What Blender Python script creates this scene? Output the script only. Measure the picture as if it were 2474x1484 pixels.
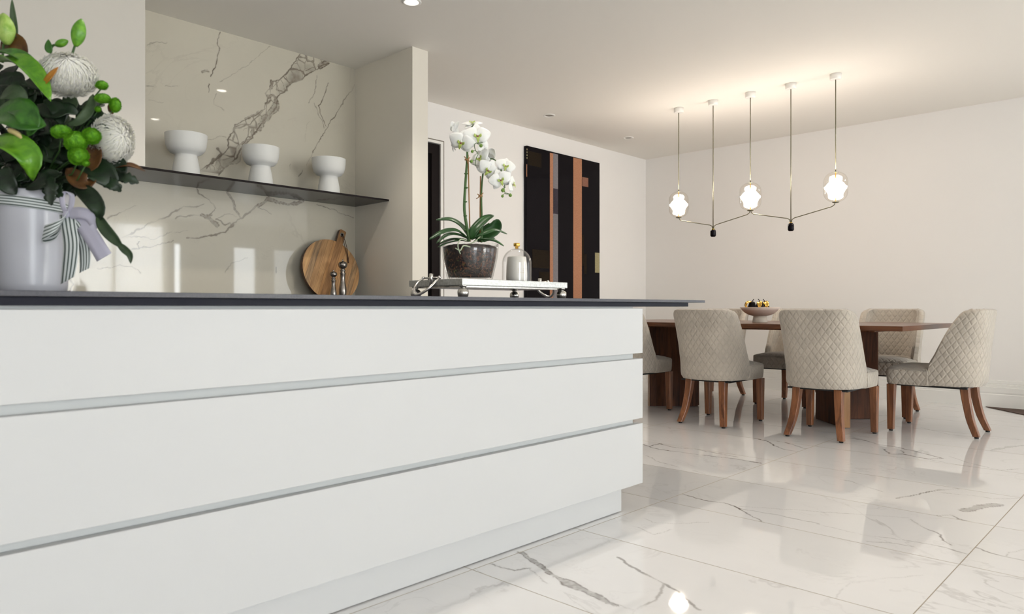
import bpy, bmesh, math, random
import numpy as np
from mathutils import Vector, Matrix
rnd = random.Random(7)
sc = bpy.context.scene
for o in list(bpy.data.objects): bpy.data.objects.remove(o)

# ---------------------------------------------------------------- camera, world, lights, exposure
EYE = .885; FPX = 1737.0; TH = math.radians(43.63)
FW = (math.cos(TH), math.sin(TH)); RT = (math.sin(TH), -math.cos(TH))
cam_data = bpy.data.cameras.new('camera'); cam = bpy.data.objects.new('camera', cam_data)
sc.collection.objects.link(cam); sc.camera = cam
cam_data.sensor_width = 36.0; cam_data.lens = FPX / 2474 * 36.0
cam_data.clip_start = .05; cam_data.clip_end = 60
cam_data.shift_y = (741 - 742) / 2474 * -1
cam.location = (0, 0, EYE); cam.rotation_euler = (math.pi / 2, 0, TH - math.pi / 2)
cam_data.dof.use_dof = True; cam_data.dof.focus_distance = 4.6; cam_data.dof.aperture_fstop = 5.0

sc.view_settings.view_transform = 'Standard'; sc.view_settings.look = 'None'
sc.view_settings.gamma = 1.0; sc.view_settings.use_curve_mapping = False
sc.view_settings.exposure = 0.06
sc.cycles.use_denoising = True
sc.cycles.max_bounces = 10; sc.cycles.diffuse_bounces = 5; sc.cycles.glossy_bounces = 5
sc.cycles.transmission_bounces = 8; sc.cycles.transparent_max_bounces = 16
sc.cycles.sample_clamp_indirect = 6.0; sc.cycles.caustics_reflective = False; sc.cycles.caustics_refractive = False

w = bpy.data.worlds.new('world'); sc.world = w; w.use_nodes = True
w.node_tree.nodes['Background'].inputs[0].default_value = (.80, .90, 1.0, 1)
w.node_tree.nodes['Background'].inputs[1].default_value = .5

def area(name, loc, rot, sx, sy, power, col):
    l = bpy.data.lights.new(name, 'AREA'); l.shape = 'RECTANGLE'; l.size = sx; l.size_y = sy
    l.energy = power; l.color = col
    o = bpy.data.objects.new(name, l); o.location = loc; o.rotation_euler = rot
    sc.collection.objects.link(o); return o
def spot(name, loc, power, col, size=1.9, blend=.6):
    l = bpy.data.lights.new(name, 'SPOT'); l.energy = power; l.color = col; l.spot_size = size; l.spot_blend = blend
    l.shadow_soft_size = .035
    o = bpy.data.objects.new(name, l); o.location = loc; sc.collection.objects.link(o); return o
# daylight standing in the glazed openings of the wall behind the camera
DAY = (.93, .97, 1.0)
for nm, x, wd, ht, pw in (('daylight_one', -1.45, 2.2, 2.15, 175), ('daylight_two', 1.35, 2.4, 2.15, 20), ('daylight_three', 4.88, 1.9, 2.5, 430), ('daylight_four', 6.11, .2, 2.15, 22), ('daylight_five', 7.59, .56, 2.15, 34), ('added_light_six', 9.25, 1.9, 2.15, 45)):  # the sixth is an unseen light added to fit the brightness
    area(nm, (x, -6.36, ht/2 + .08), (math.radians(90), 0, 0), wd, ht, pw, DAY)
area('added_light_seven', (10.56, -2.6, 1.15), (math.radians(90), 0, math.radians(90)), 3.0, 2.15, 45, DAY)  # unseen side light, added to spread brightness through the room
DOWN = [(2.685, 3.385), (2.65, 2.02), (1.30, 3.385), (1.30, 2.02)]  # last two are unseen lamps added to light the kitchen
for i, (x, y) in enumerate(DOWN):
    spot('downlight_lamp', (x, y, 2.69), 30, (1.0, .92, .82))

# ---------------------------------------------------------------- picture ray helpers (points of the photograph on real planes)
def ray(px):
    a = (px - 1237) / FPX
    return (FW[0] + a * RT[0], FW[1] + a * RT[1])
def at(px, py, d):
    r = ray(px); return Vector((r[0] * d, r[1] * d, EYE + (741 - py) * d / FPX))
def atY(px, py, Y): return at(px, py, Y / ray(px)[1])
def atX(px, py, X): return at(px, py, X / ray(px)[0])

# ---------------------------------------------------------------- object helpers
def tag(o, label=None, cat=None, group=None, kind=None):
    if label: o['label'] = label
    if cat: o['category'] = cat
    if group: o['group'] = group
    if kind: o['kind'] = kind
    return o
def root(name, loc, label, cat, group=None, rz=0):
    o = bpy.data.objects.new(name, None); o.location = loc; o.rotation_euler = (0, 0, rz)
    o.empty_display_size = .1
    sc.collection.objects.link(o); return tag(o, label, cat, group)
def org(o):
    v = Vector((0, 0, 0))
    while o is not None:
        v += o.location; o = o.parent
    return v
def mesh(name, verts, faces, mat, parent=None, smooth=False, local=False, loc=None, uvs=None):
    """verts in world space unless local; the object keeps its origin at its parent's (or at loc)."""
    me = bpy.data.meshes.new(name)
    off = Vector((0, 0, 0))
    if not local:
        if parent is not None: off = org(parent)
        if loc is not None: off = Vector(loc)
    me.from_pydata([tuple(Vector(v) - off) for v in verts], [], faces)
    me.update()
    if smooth: me.polygons.foreach_set('use_smooth', [True] * len(me.polygons))
    if mat: me.materials.append(mat)
    if uvs is not None:
        ul = me.uv_layers.new(name='UVMap')
        for li, l in enumerate(me.loops): ul.data[li].uv = uvs[l.vertex_index]
    o = bpy.data.objects.new(name, me); sc.collection.objects.link(o)
    if parent is not None:
        o.parent = parent
        if loc is not None: o.location = Vector(loc) - org(parent)
    elif loc is not None: o.location = loc
    return o
def bm_obj(name, bm, mat, parent=None, smooth=False, **k):
    bmesh.ops.recalc_face_normals(bm, faces=bm.faces)
    bm.verts.index_update()
    vs = [v.co.copy() for v in bm.verts]; fs = [[v.index for v in f.verts] for f in bm.faces]; bm.free()
    o = mesh(name, vs, fs, mat, parent, smooth, **k)
    return o
def bm_box(bm, x0, x1, y0, y1, z0, z1, bev=0):
    vs = [bm.verts.new(p) for p in ((x0,y0,z0),(x1,y0,z0),(x1,y1,z0),(x0,y1,z0),(x0,y0,z1),(x1,y0,z1),(x1,y1,z1),(x0,y1,z1))]
    fs = [bm.faces.new([vs[i] for i in f]) for f in ((3,2,1,0),(4,5,6,7),(0,1,5,4),(1,2,6,5),(2,3,7,6),(3,0,4,7))]
    if bev:
        es = list({e for f in fs for e in f.edges})
        bmesh.ops.bevel(bm, geom=es, offset=bev, segments=2, affect='EDGES', profile=.5)
def box(name, x0, x1, y0, y1, z0, z1, mat, parent=None, bev=0, **k):
    bm = bmesh.new(); bm_box(bm, x0, x1, y0, y1, z0, z1, bev)
    if parent is None and 'loc' not in k: k['loc'] = ((x0+x1)/2, (y0+y1)/2, z0)
    return bm_obj(name, bm, mat, parent, **k)
def lathe_vf(prof, c, n=32, sx=1, sy=1):
    vs = []; fs = []; rings = []
    for r, z in prof:
        if r < 1e-6: rings.append([len(vs)]); vs.append((c[0], c[1], c[2] + z))
        else:
            rings.append(list(range(len(vs), len(vs) + n)))
            for i in range(n):
                a = 2 * math.pi * i / n
                vs.append((c[0] + r * sx * math.cos(a), c[1] + r * sy * math.sin(a), c[2] + z))
    for A, B in zip(rings[:-1], rings[1:]):
        if len(A) == 1 and len(B) == 1: continue
        for i in range(n):
            j = (i + 1) % n
            if len(A) == 1: fs.append((A[0], B[j], B[i]))
            elif len(B) == 1: fs.append((A[i], A[j], B[0]))
            else: fs.append((A[i], A[j], B[j], B[i]))
    return vs, fs
def lathe(name, prof, c, mat, parent=None, n=32, smooth=True, **k):
    vs, fs = lathe_vf(prof, c, n); 
    if parent is None and 'loc' not in k: k['loc'] = c
    o = mesh(name, vs, fs, mat, parent, smooth, **k)
    o.data.polygons.foreach_set('use_smooth', [smooth] * len(o.data.polygons))
    return o
def auto(o, deg=35):
    """sharp edges above the angle on a smooth mesh"""
    me = o.data; bm = bmesh.new(); bm.from_mesh(me)
    for e in bm.edges:
        if len(e.link_faces) == 2 and e.calc_face_angle(0) > math.radians(deg): e.smooth = False
    for f in bm.faces: f.smooth = True
    bm.to_mesh(me); bm.free(); return o
def spline(pts, per=6):
    """Catmull-Rom through the points"""
    P = [Vector(p) for p in pts]
    if len(P) < 3: return P
    out = []
    Q = [P[0] * 2 - P[1]] + P + [P[-1] * 2 - P[-2]]
    for i in range(1, len(Q) - 2):
        p0, p1, p2, p3 = Q[i-1], Q[i], Q[i+1], Q[i+2]
        for k in range(per):
            t = k / per
            out.append(.5 * ((2*p1) + (p2-p0)*t + (2*p0-5*p1+4*p2-p3)*t*t + (-p0+3*p1-3*p2+p3)*t*t*t))
    out.append(P[-1]); return out
def tube_vf(pts, r, n=8, base=0):
    P = [Vector(p) for p in pts]; vs = []; fs = []
    rad = r if isinstance(r, (list, tuple)) else [r] * len(P)
    t0 = (P[1] - P[0]).normalized()
    ref = Vector((0, 0, 1)) if abs(t0.z) < .9 else Vector((1, 0, 0))
    s = t0.cross(ref).normalized()
    for i, p in enumerate(P):
        t = (P[min(i+1, len(P)-1)] - P[max(i-1, 0)]).normalized()
        s = (s - t * s.dot(t)).normalized(); u = t.cross(s)
        for k in range(n):
            a = 2 * math.pi * k / n
            vs.append(p + (s * math.cos(a) + u * math.sin(a)) * rad[min(i, len(rad)-1)])
    for i in range(len(P) - 1):
        for k in range(n):
            j = (k + 1) % n
            fs.append(tuple(base + q for q in (i*n+k, i*n+j, (i+1)*n+j, (i+1)*n+k)))
    fs.append(tuple(base + k for k in reversed(range(n)))); fs.append(tuple(base + (len(P)-1)*n + k for k in range(n)))
    return vs, fs
def tube(name, pts, r, mat, parent=None, n=8, smooth=True, **k):
    vs, fs = tube_vf(pts, r, n)
    if parent is None and 'loc' not in k: k['loc'] = pts[0]
    return mesh(name, vs, fs, mat, parent, smooth, **k)
def join_vf(parts):
    V = []; F = []
    for v, f in parts:
        b = len(V); V += list(v); F += [tuple(b + i for i in q) for q in f]
    return V, F
def leaf_vf(pts, W, up, cup=.15, nu=14, nv=4, wf=None, th=.0012, wave=0, curl=0):
    """a blade along the centre line pts, W half-width, up the side that faces up; thin but closed"""
    P = spline(pts, max(2, nu // (len(pts) - 1))); n = len(P) - 1
    up = Vector(up); top = []; bot = []
    wf = wf or (lambda u: math.sin(math.pi * u ** .8) ** .75)
    for i, p in enumerate(P):
        u = i / n; t = (P[min(i+1, n)] - P[max(i-1, 0)]).normalized()
        s = t.cross(up)
        s = s.normalized() if s.length > 1e-4 else Vector((1, 0, 0)); m = s.cross(t).normalized()
        wd = W * max(wf(u), .012)
        for j in range(nv + 1):
            v = j / nv * 2 - 1
            q = p + s * (wd * v) + m * (abs(v) ** 1.5 * cup * wd - curl * wd * v * v * u) + m * (wave * W * math.sin(9 * u + 2.2 * v) * abs(v))
            top.append(q + m * th / 2); bot.append(q - m * th / 2)
    k = nv + 1; N = (n + 1) * k; fs = []
    for i in range(n):
        for j in range(nv):
            a = i*k + j; fs.append((a, a+1, a+k+1, a+k)); fs.append((N+a+k, N+a+k+1, N+a+1, N+a))
    rim = [j for j in range(k)] + [i*k + nv for i in range(1, n+1)] + [n*k + j for j in range(nv-1, -1, -1)] + [i*k for i in range(n-1, 0, -1)]
    for a, b in zip(rim, rim[1:] + rim[:1]): fs.append((b, a, N+a, N+b))
    return top + bot, fs
def leaf(name, pts, W, up, mat, parent, **k):
    kk = {q: k.pop(q) for q in list(k) if q in ('cup','nu','nv','wf','th','wave','curl')}
    vs, fs = leaf_vf(pts, W, up, **kk)
    return mesh(name, vs, fs, mat, parent, True, **k)
def copy_tree(o, parent=None):
    c = o.copy(); sc.collection.objects.link(c); c.parent = parent
    for ch in [x for x in bpy.data.objects if x.parent is o]: copy_tree(ch, c)
    return c

# ---------------------------------------------------------------- materials
def mat(name, col=(.8,.8,.8), rough=.5, metal=0, spec=.5, coat=0, coat_r=.05, sheen=0, emis=None, es=0, trans=0, ior=1.5, sss=0):
    m = bpy.data.materials.new(name); m.use_nodes = True
    b = m.node_tree.nodes['Principled BSDF']; I = b.inputs
    I['Base Color'].default_value = (*col, 1); I['Roughness'].default_value = rough; I['Metallic'].default_value = metal
    I['Specular IOR Level'].default_value = spec; I['Coat Weight'].default_value = coat; I['Coat Roughness'].default_value = coat_r
    I['Sheen Weight'].default_value = sheen; I['Transmission Weight'].default_value = trans; I['IOR'].default_value = ior
    if emis: I['Emission Color'].default_value = (*emis, 1); I['Emission Strength'].default_value = es
    if sss: I['Subsurface Weight'].default_value = sss; I['Subsurface Radius'].default_value = (.01, .01, .008)
    m.diffuse_color = (*col, 1)
    return m
class NT:
    def __init__(s, m): s.m = m; s.t = m.node_tree; s.b = s.t.nodes['Principled BSDF']
    def n(s, typ, **k):
        d = s.t.nodes.new(typ)
        for a, v in k.items():
            if a.startswith('i_'): d.inputs[a[2:].replace('_', ' ')].default_value = v
            else: setattr(d, a, v)
        return d
    def l(s, a, b): s.t.links.new(a, b)
    def coords(s, kind='Object', scale=(1,1,1), rot=(0,0,0), rand=0):
        tc = s.n('ShaderNodeTexCoord'); mp = s.n('ShaderNodeMapping')
        mp.inputs['Scale'].default_value = scale; mp.inputs['Rotation'].default_value = rot
        s.l(tc.outputs[kind], mp.inputs['Vector'])
        if rand:
            oi = s.n('ShaderNodeObjectInfo'); mu = s.n('ShaderNodeMath', operation='MULTIPLY'); mu.inputs[1].default_value = rand
            s.l(oi.outputs['Random'], mu.inputs[0]); s.l(mu.outputs[0], mp.inputs['Location'])
        return mp.outputs[0]
    def noise(s, vec, scale, detail=4, rough=.5, dist=0):
        d = s.n('ShaderNodeTexNoise'); d.inputs['Scale'].default_value = scale; d.inputs['Detail'].default_value = detail
        d.inputs['Roughness'].default_value = rough; d.inputs['Distortion'].default_value = dist
        if vec: s.l(vec, d.inputs['Vector'])
        return d.outputs['Fac']
    def ramp(s, fac, stops, interp='LINEAR'):
        r = s.n('ShaderNodeValToRGB'); r.color_ramp.interpolation = interp; e = r.color_ramp.elements
        while len(e) < len(stops): e.new(.5)
        for q, (p, c) in zip(e, stops):
            q.position = p; q.color = (*c, 1) if len(c) == 3 else c
        s.l(fac, r.inputs[0]); return r.outputs[0]
    def math(s, op, a, b=None, clamp=False):
        d = s.n('ShaderNodeMath', operation=op, use_clamp=clamp)
        for i, v in enumerate((a, b)):
            if v is None: continue
            if isinstance(v, (int, float)): d.inputs[i].default_value = v
            else: s.l(v, d.inputs[i])
        return d.outputs[0]
    def mix(s, fac, a, b, blend='MIX'):
        d = s.n('ShaderNodeMix', data_type='RGBA', blend_type=blend)
        for idx, v in ((0, fac), (6, a), (7, b)):
            if isinstance(v, (int, float)): d.inputs[idx].default_value = v
            elif isinstance(v, tuple): d.inputs[idx].default_value = (*v, 1)
            else: s.l(v, d.inputs[idx])
        return d.outputs[2]
    def bump(s, h, strength=.3, dist=.001, normal=None):
        d = s.n('ShaderNodeBump'); d.inputs['Strength'].default_value = strength; d.inputs['Distance'].default_value = dist
        s.l(h, d.inputs['Height']); 
        if normal: s.l(normal, d.inputs['Normal'])
        s.l(d.outputs[0], s.b.inputs['Normal']); return d.outputs[0]
    def col(s, c): s.l(c, s.b.inputs['Base Color'])
    def rough(s, c): s.l(c, s.b.inputs['Roughness'])

def paint(name, col, rough=.6, b=.0006):
    m = mat(name, col, rough, spec=.3); t = NT(m)
    v = t.coords('Object'); t.bump(t.noise(v, 350, 2), .15, b); return m
M_wall = paint('wall_paint', (.81, .795, .775)); M_ceil = paint('ceiling_paint', (.84, .815, .765), .75)
M_wallshade = paint("shaded_wall_paint", (.74, .70, .615)); M_hood = paint('cabinet_off_white', (.68, .645, .58), .45); M_trim = mat('white_trim_enamel', (.82, .81, .78), .35)  # partition coat: the wall paint darkened in place of the niche's shade
M_lacq = mat('white_satin_lacquer', (.60, .605, .605), .42, spec=.45)
M_carc = mat('white_recess_lacquer', (.60, .62, .62), .5)
M_slab = mat('charcoal_slab', (.060, .060, .072), .38, spec=.5)
t = NT(M_slab); t.col(t.ramp(t.noise(t.coords('Object'), 220, 3), [(.3, (.052,.052,.063)), (.7, (.075,.075,.09))]))
M_navy = mat('navy_black_under_slab', (.008, .009, .018), .5, spec=.2)
M_shelf = mat('bronze_black_metal', (.022, .018, .018), .10, spec=.05)
M_ceram = mat('matt_white_ceramic', (.78, .78, .75), .6, spec=.35)
M_black = mat('black_satin', (.006, .005, .006), .3, spec=.12)
M_blackgl = mat('black_gloss', (.004, .003, .005), .1, spec=.10)
M_chrome = mat('polished_nickel', (.75, .73, .70), .13, metal=1)
M_gold = mat('polished_brass', (.85, .52, .12), .18, metal=1)
M_bronze = mat('aged_brass_rod', (.20, .19, .13), .35, metal=.6)
M_rubber = mat('black_rubber', (.01, .01, .01), .6)
M_grout = mat('beige_grout', (.42, .36, .28), .9)

# brushed pewter for mills and tray
def pewter(name, a, b, sc_=60, rough=.3):
    m = mat(name, a, rough, metal=1); t = NT(m); v = t.coords('Object')
    n = t.noise(v, sc_, 5, .65); t.col(t.ramp(n, [(.35, a), (.65, b)])); t.bump(n, .12, .0004); return m
M_pewter = pewter('brushed_pewter', (.24,.22,.20), (.33,.30,.28), 90, .24)
M_tray = pewter('hammered_silver', (.46,.46,.44), (.66,.67,.65), 130, .42)
M_silver = pewter('aged_silver', (.48,.46,.42), (.68,.66,.62), 60, .2)

# marble: base plus noise veins plus the 'vein' attribute of traced veins
def marble(name, base, vein_c, rand=0, rough=.035, amount=.55, scale=1.0, rot=(0,0,.5), attr=True):
    m = mat(name, base, rough, spec=.5); t = NT(m)
    v = t.coords('Object', (scale, scale*.62, scale), rot, rand)
    def ridge(sca, wid, det=6, dist=1.2):
        n = t.noise(v, sca, det, .55, dist)
        d = t.math('ABSOLUTE', t.math('SUBTRACT', n, .5))
        return t.ramp(d, [(0, (1,1,1)), (wid, (0,0,0))], 'EASE')
    m1 = t.ramp(t.noise(v, 1.7, 2), [(.5, (0,0,0)), (.68, (1,1,1))])
    a1 = t.math('MULTIPLY', ridge(1.5, .012), m1)
    m2 = t.ramp(t.noise(v, 3.1, 2), [(.48, (0,0,0)), (.7, (1,1,1))])
    a2 = t.math('MULTIPLY', t.math('MULTIPLY', ridge(4.0, .018), m2), .45)
    cloud = t.math('MULTIPLY', t.ramp(t.noise(v, 2.2, 5, .6), [(.45, (0,0,0)), (.85, (1,1,1))]), .07)
    s = t.math('MULTIPLY', t.math('MAXIMUM', a1, a2), amount)
    s = t.math('ADD', s, cloud)
    if attr:
        at_ = t.n('ShaderNodeAttribute', attribute_name='vein')
        s = t.math('MAXIMUM', s, at_.outputs['Fac'])
    s = t.math('MINIMUM', s, 1.0)
    warm = t.mix(t.noise(v, 5, 2), vein_c, tuple(min(1, c * k) for c, k in zip(vein_c, (1.25, 1.0, .8))))
    t.col(t.mix(s, base, warm)); return m
M_tile = marble('polished_marble_tile', (.90, .885, .88), (.13, .115, .105), rand=40, amount=.27)
M_splash = marble('polished_marble_slab', (.60, .562, .465), (.080, .058, .046), amount=.11, rough=.03, rot=(0, .5, 0))

# walnut: grain along the local axis ax
def wood(name, dark, lite, ax=2, scale=1.0, rough=.35, rand=30, coat=.0, fig=1.0):
    m = mat(name, lite, rough, coat=coat); t = NT(m)
    s = [9*scale, 9*scale, 9*scale]; s[ax] = .9*scale
    v = t.coords('Object', tuple(s), (0,0,0), rand)
    n1 = t.noise(v, 2.2*fig, 5, .6, 1.3); s2 = [90*scale]*3; s2[ax] = 3*scale
    v2 = t.coords('Object', tuple(s2), (0,0,0), rand); n2 = t.noise(v2, 1.5, 3, .6)
    f = t.math('ADD', t.math('MULTIPLY', n1, .75), t.math('MULTIPLY', n2, .25))
    t.col(t.ramp(f, [(.33, dark), (.5, tuple((a+b)/2 for a, b in zip(dark, lite))), (.66, lite)]))
    t.bump(n2, .08, .0005); return m
M_wal_leg = wood('walnut_leg', (.085,.028,.012), (.33,.128,.052), 2)
M_wal_top = wood('walnut_top', (.055,.018,.007), (.19,.070,.028), 1, .7, .26)
M_wal_ped = wood('walnut_pedestal', (.028,.009,.004), (.15,.052,.020), 2, .6, .5, fig=1.4); M_wal_ped.node_tree.nodes['Principled BSDF'].inputs['Specular IOR Level'].default_value = .2
M_sap = wood('walnut_sapwood', (.28,.13,.045), (.45,.25,.10), 2, .8)
M_edge = wood('board_edge', (.06,.03,.014), (.14,.07,.032), 0, 1, .55)
M_stave = []
for i, (a, b) in enumerate([((.24,.12,.045),(.56,.33,.15)), ((.34,.17,.065),(.66,.40,.18)), ((.19,.09,.035),(.46,.24,.095)), ((.30,.14,.048),(.60,.33,.13)), ((.13,.085,.05),(.52,.32,.155))]):
    M_stave.append(wood('board_stave_%d' % i, a, b, 2, 1.6, .5, rand=60))

# quilted velvet, diamonds in UV metres
def velvet(name, col, quilt=True):
    m = mat(name, col, .85, sheen=.35, spec=.15); m.node_tree.nodes['Principled BSDF'].inputs['Sheen Roughness'].default_value = .45
    t = NT(m); v = t.coords('Object', rand=20)
    cloud = t.noise(v, 7, 4, .6, .6)
    c = t.ramp(cloud, [(.3, tuple(x*.90 for x in col)), (.7, tuple(min(1, x*1.07) for x in col))])
    if quilt:
        tc = t.n('ShaderNodeTexCoord'); sp = t.n('ShaderNodeSeparateXYZ'); t.l(tc.outputs['UV'], sp.inputs[0])
        u = t.math('DIVIDE', sp.outputs[0], .047); w_ = t.math('DIVIDE', sp.outputs[1], .066)
        ds = []
        for op in ('ADD', 'SUBTRACT'):
            f = t.math('FRACT', t.math(op, u, w_)); ds.append(t.math('ABSOLUTE', t.math('SUBTRACT', f, .5)))
        d = t.math('SUBTRACT', .5, t.math('MAXIMUM', ds[0], ds[1]))     # 0 on the stitch line
        h = t.math('POWER', t.math('MINIMUM', t.math('MULTIPLY', d, 4.0), 1.0), .5)
        line = t.ramp(d, [(0, (1,1,1)), (.045, (0,0,0))])
        c = t.mix(t.math('MULTIPLY', line, .22), c, tuple(min(1, x*1.35) for x in col))
        fine = t.math('MULTIPLY', t.noise(v, 60, 3), .12)
        t.bump(t.math('ADD', h, fine), .6, .007)
    else:
        t.bump(t.noise(v, 40, 3), .15, .003)
    t.col(c); return m
M_velvet = velvet('quilted_taupe_velvet', (.50, .45, .385)); M_velplain = velvet('plain_taupe_velvet', (.47, .42, .36), False)

def glass(name, tint=(1,1,1), tr=.985, rough=0.0, boost=1.0):
    m = bpy.data.materials.new(name); m.use_nodes = True; nt = m.node_tree; nt.nodes.clear()
    o = nt.nodes.new('ShaderNodeOutputMaterial'); mx = nt.nodes.new('ShaderNodeMixShader')
    tb = nt.nodes.new('ShaderNodeBsdfTransparent'); tb.inputs[0].default_value = (*[c*tr for c in tint], 1)
    g = nt.nodes.new('ShaderNodeBsdfGlossy'); g.inputs['Roughness'].default_value = rough
    f = nt.nodes.new('ShaderNodeLayerWeight'); f.inputs[0].default_value = .5
    q = nt.nodes.new('ShaderNodeMath'); q.operation = 'POWER'; q.inputs[1].default_value = 5
    k = nt.nodes.new('ShaderNodeMath'); k.operation = 'MULTIPLY_ADD'; k.inputs[1].default_value = .85*boost; k.inputs[2].default_value = .04*boost; k.use_clamp = True
    nt.links.new(f.outputs['Facing'], q.inputs[0]); nt.links.new(q.outputs[0], k.inputs[0]); nt.links.new(k.outputs[0], mx.inputs[0])
    nt.links.new(tb.outputs[0], mx.inputs[1]); nt.links.new(g.outputs[0], mx.inputs[2]); nt.links.new(mx.outputs[0], o.inputs[0])
    m.diffuse_color = (.8, .85, .9, .3); return m
M_glass = glass('clear_glass', boost=1.0); M_shade = glass('warm_clear_glass', (1, .985, .96), .975, 0, .9)
M_window = glass('window_glass')
M_bulb = mat('glowing_opal_glass', (1, .9, .78), .4, emis=(1.0, .89, .78), es=68)
M_lens = mat('lit_downlight_lens', (1, 1, 1), .4, emis=(1.0, .93, .82), es=22)
M_off = mat('unlit_lamp', (.30, .28, .25), .4)
FLOOR_VEINS = [([(1.9, 1.766), (1.868, 1.688), (1.845, 1.629), (1.809, 1.524)], 0.016, 0.55), ([(1.809, 1.524), (1.791, 1.439), (1.771, 1.326), (1.756, 1.252)], 0.03, 0.5), ([(1.744, 1.759), (1.745, 1.712), (1.757, 1.665), (1.802, 1.64)], 0.008, 0.6), ([(1.802, 1.64), (1.76, 1.554), (1.746, 1.506)], 0.004, 0.35), ([(2.1, 1.489), (2.04, 1.356), (2.003, 1.235), (1.957, 1.138), (1.9, 1.05)], 0.008, 0.5), ([(2.003, 1.235), (1.88, 1.189), (1.765, 1.192), (1.769, 1.275)], 0.008, 0.35), ([(3.019, 1.766), (2.993, 1.613), (3.019, 1.544), (2.975, 1.454), (2.92, 1.382), (2.856, 1.294)], 0.006, 0.75), ([(2.977, 1.452), (2.997, 1.284), (2.992, 1.193), (2.993, 1.117)], 0.005, 0.5), ([(3.007, 1.478), (3.096, 1.327), (3.17, 1.184), (3.339, 0.877)], 0.003, 0.4), ([(3.952, 2.599), (3.885, 2.468), (3.876, 2.402), (3.906, 2.132), (3.938, 1.961), (3.93, 1.79)], 0.008, 0.75), ([(3.922, 2.529), (4.043, 2.524), (3.994, 2.414), (4.031, 2.258), (3.999, 1.965)], 0.008, 0.6), ([(3.664, 2.386), (3.63, 2.318), (3.565, 2.253), (3.523, 2.077)], 0.004, 0.5), ([(4.637, 2.159), (4.608, 2.059), (4.478, 1.946), (4.408, 1.862), (4.405, 1.772)], 0.012, 0.7), ([(4.657, 2.007), (4.607, 1.891), (4.525, 1.778), (4.539, 1.763)], 0.01, 0.6), ([(3.501, 1.982), (3.469, 1.86)], 0.003, 0.4), ([(2.561, 1.671), (2.542, 1.623), (2.584, 1.546), (2.701, 1.456)], 0.003, 0.3), ([(2.445, 1.627), (2.404, 1.531), (2.507, 1.515)], 0.003, 0.35), ([(3.638, 1.008), (3.749, 0.967), (3.866, 0.932), (3.944, 0.908), (4.036, 0.846)], 0.009, 0.6), ([(3.894, 0.896), (3.943, 0.752), (3.936, 0.684), (4.025, 0.602)], 0.004, 0.45), ([(3.622, 0.728), (3.741, 0.697), (3.846, 0.646)], 0.035, 0.45), ([(3.456, 0.799), (3.509, 0.76), (3.464, 0.72), (3.448, 0.678)], 0.008, 0.5), ([(3.324, 0.867), (3.274, 0.835), (3.227, 0.787), (3.173, 0.722), (3.109, 0.701), (3.067, 0.662)], 0.006, 0.6), ([(2.964, 0.956), (2.987, 0.872), (3.01, 0.791), (3.021, 0.709), (3.022, 0.668), (2.987, 0.595)], 0.005, 0.4), ([(2.895, 0.898), (2.939, 0.823), (2.952, 0.762)], 0.006, 0.4), ([(2.983, 1.124), (2.969, 0.958), (2.945, 0.831)], 0.003, 0.35), ([(3.098, 0.588), (3.064, 0.533), (3.058, 0.489), (3.053, 0.439)], 0.008, 0.5), ([(3.068, 0.491), (3.122, 0.484), (3.19, 0.458)], 0.004, 0.4), ([(2.269, 0.795), (2.33, 0.806), (2.415, 0.804), (2.509, 0.758), (2.655, 0.657)], 0.003, 0.2), ([(5.09, 1.728), (5.095, 1.611), (4.983, 1.475), (4.982, 1.395), (4.918, 1.269), (4.792, 1.081)], 0.012, 0.55), ([(4.85, 1.416), (4.709, 1.342), (4.768, 1.28), (4.717, 1.177), (4.715, 1.128), (4.792, 1.081)], 0.01, 0.55), ([(4.879, 1.329), (4.823, 1.295)], 0.01, 0.7), ([(4.717, 1.177), (4.653, 0.967), (4.661, 0.912)], 0.006, 0.5), ([(5.265, 0.924), (5.472, 0.862), (5.602, 0.805)], 0.022, 0.25), ([(4.879, 1.057), (4.761, 0.948), (4.654, 0.771), (4.772, 0.706)], 0.005, 0.4), ([(5.917, 1.476), (5.712, 1.238), (5.722, 1.042), (5.832, 0.838)], 0.006, 0.3), ([(3.842, 1.321), (3.834, 1.265), (3.797, 1.229)], 0.005, 0.4), ([(3.775, 1.179), (3.72, 1.097)], 0.004, 0.35)]
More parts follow.
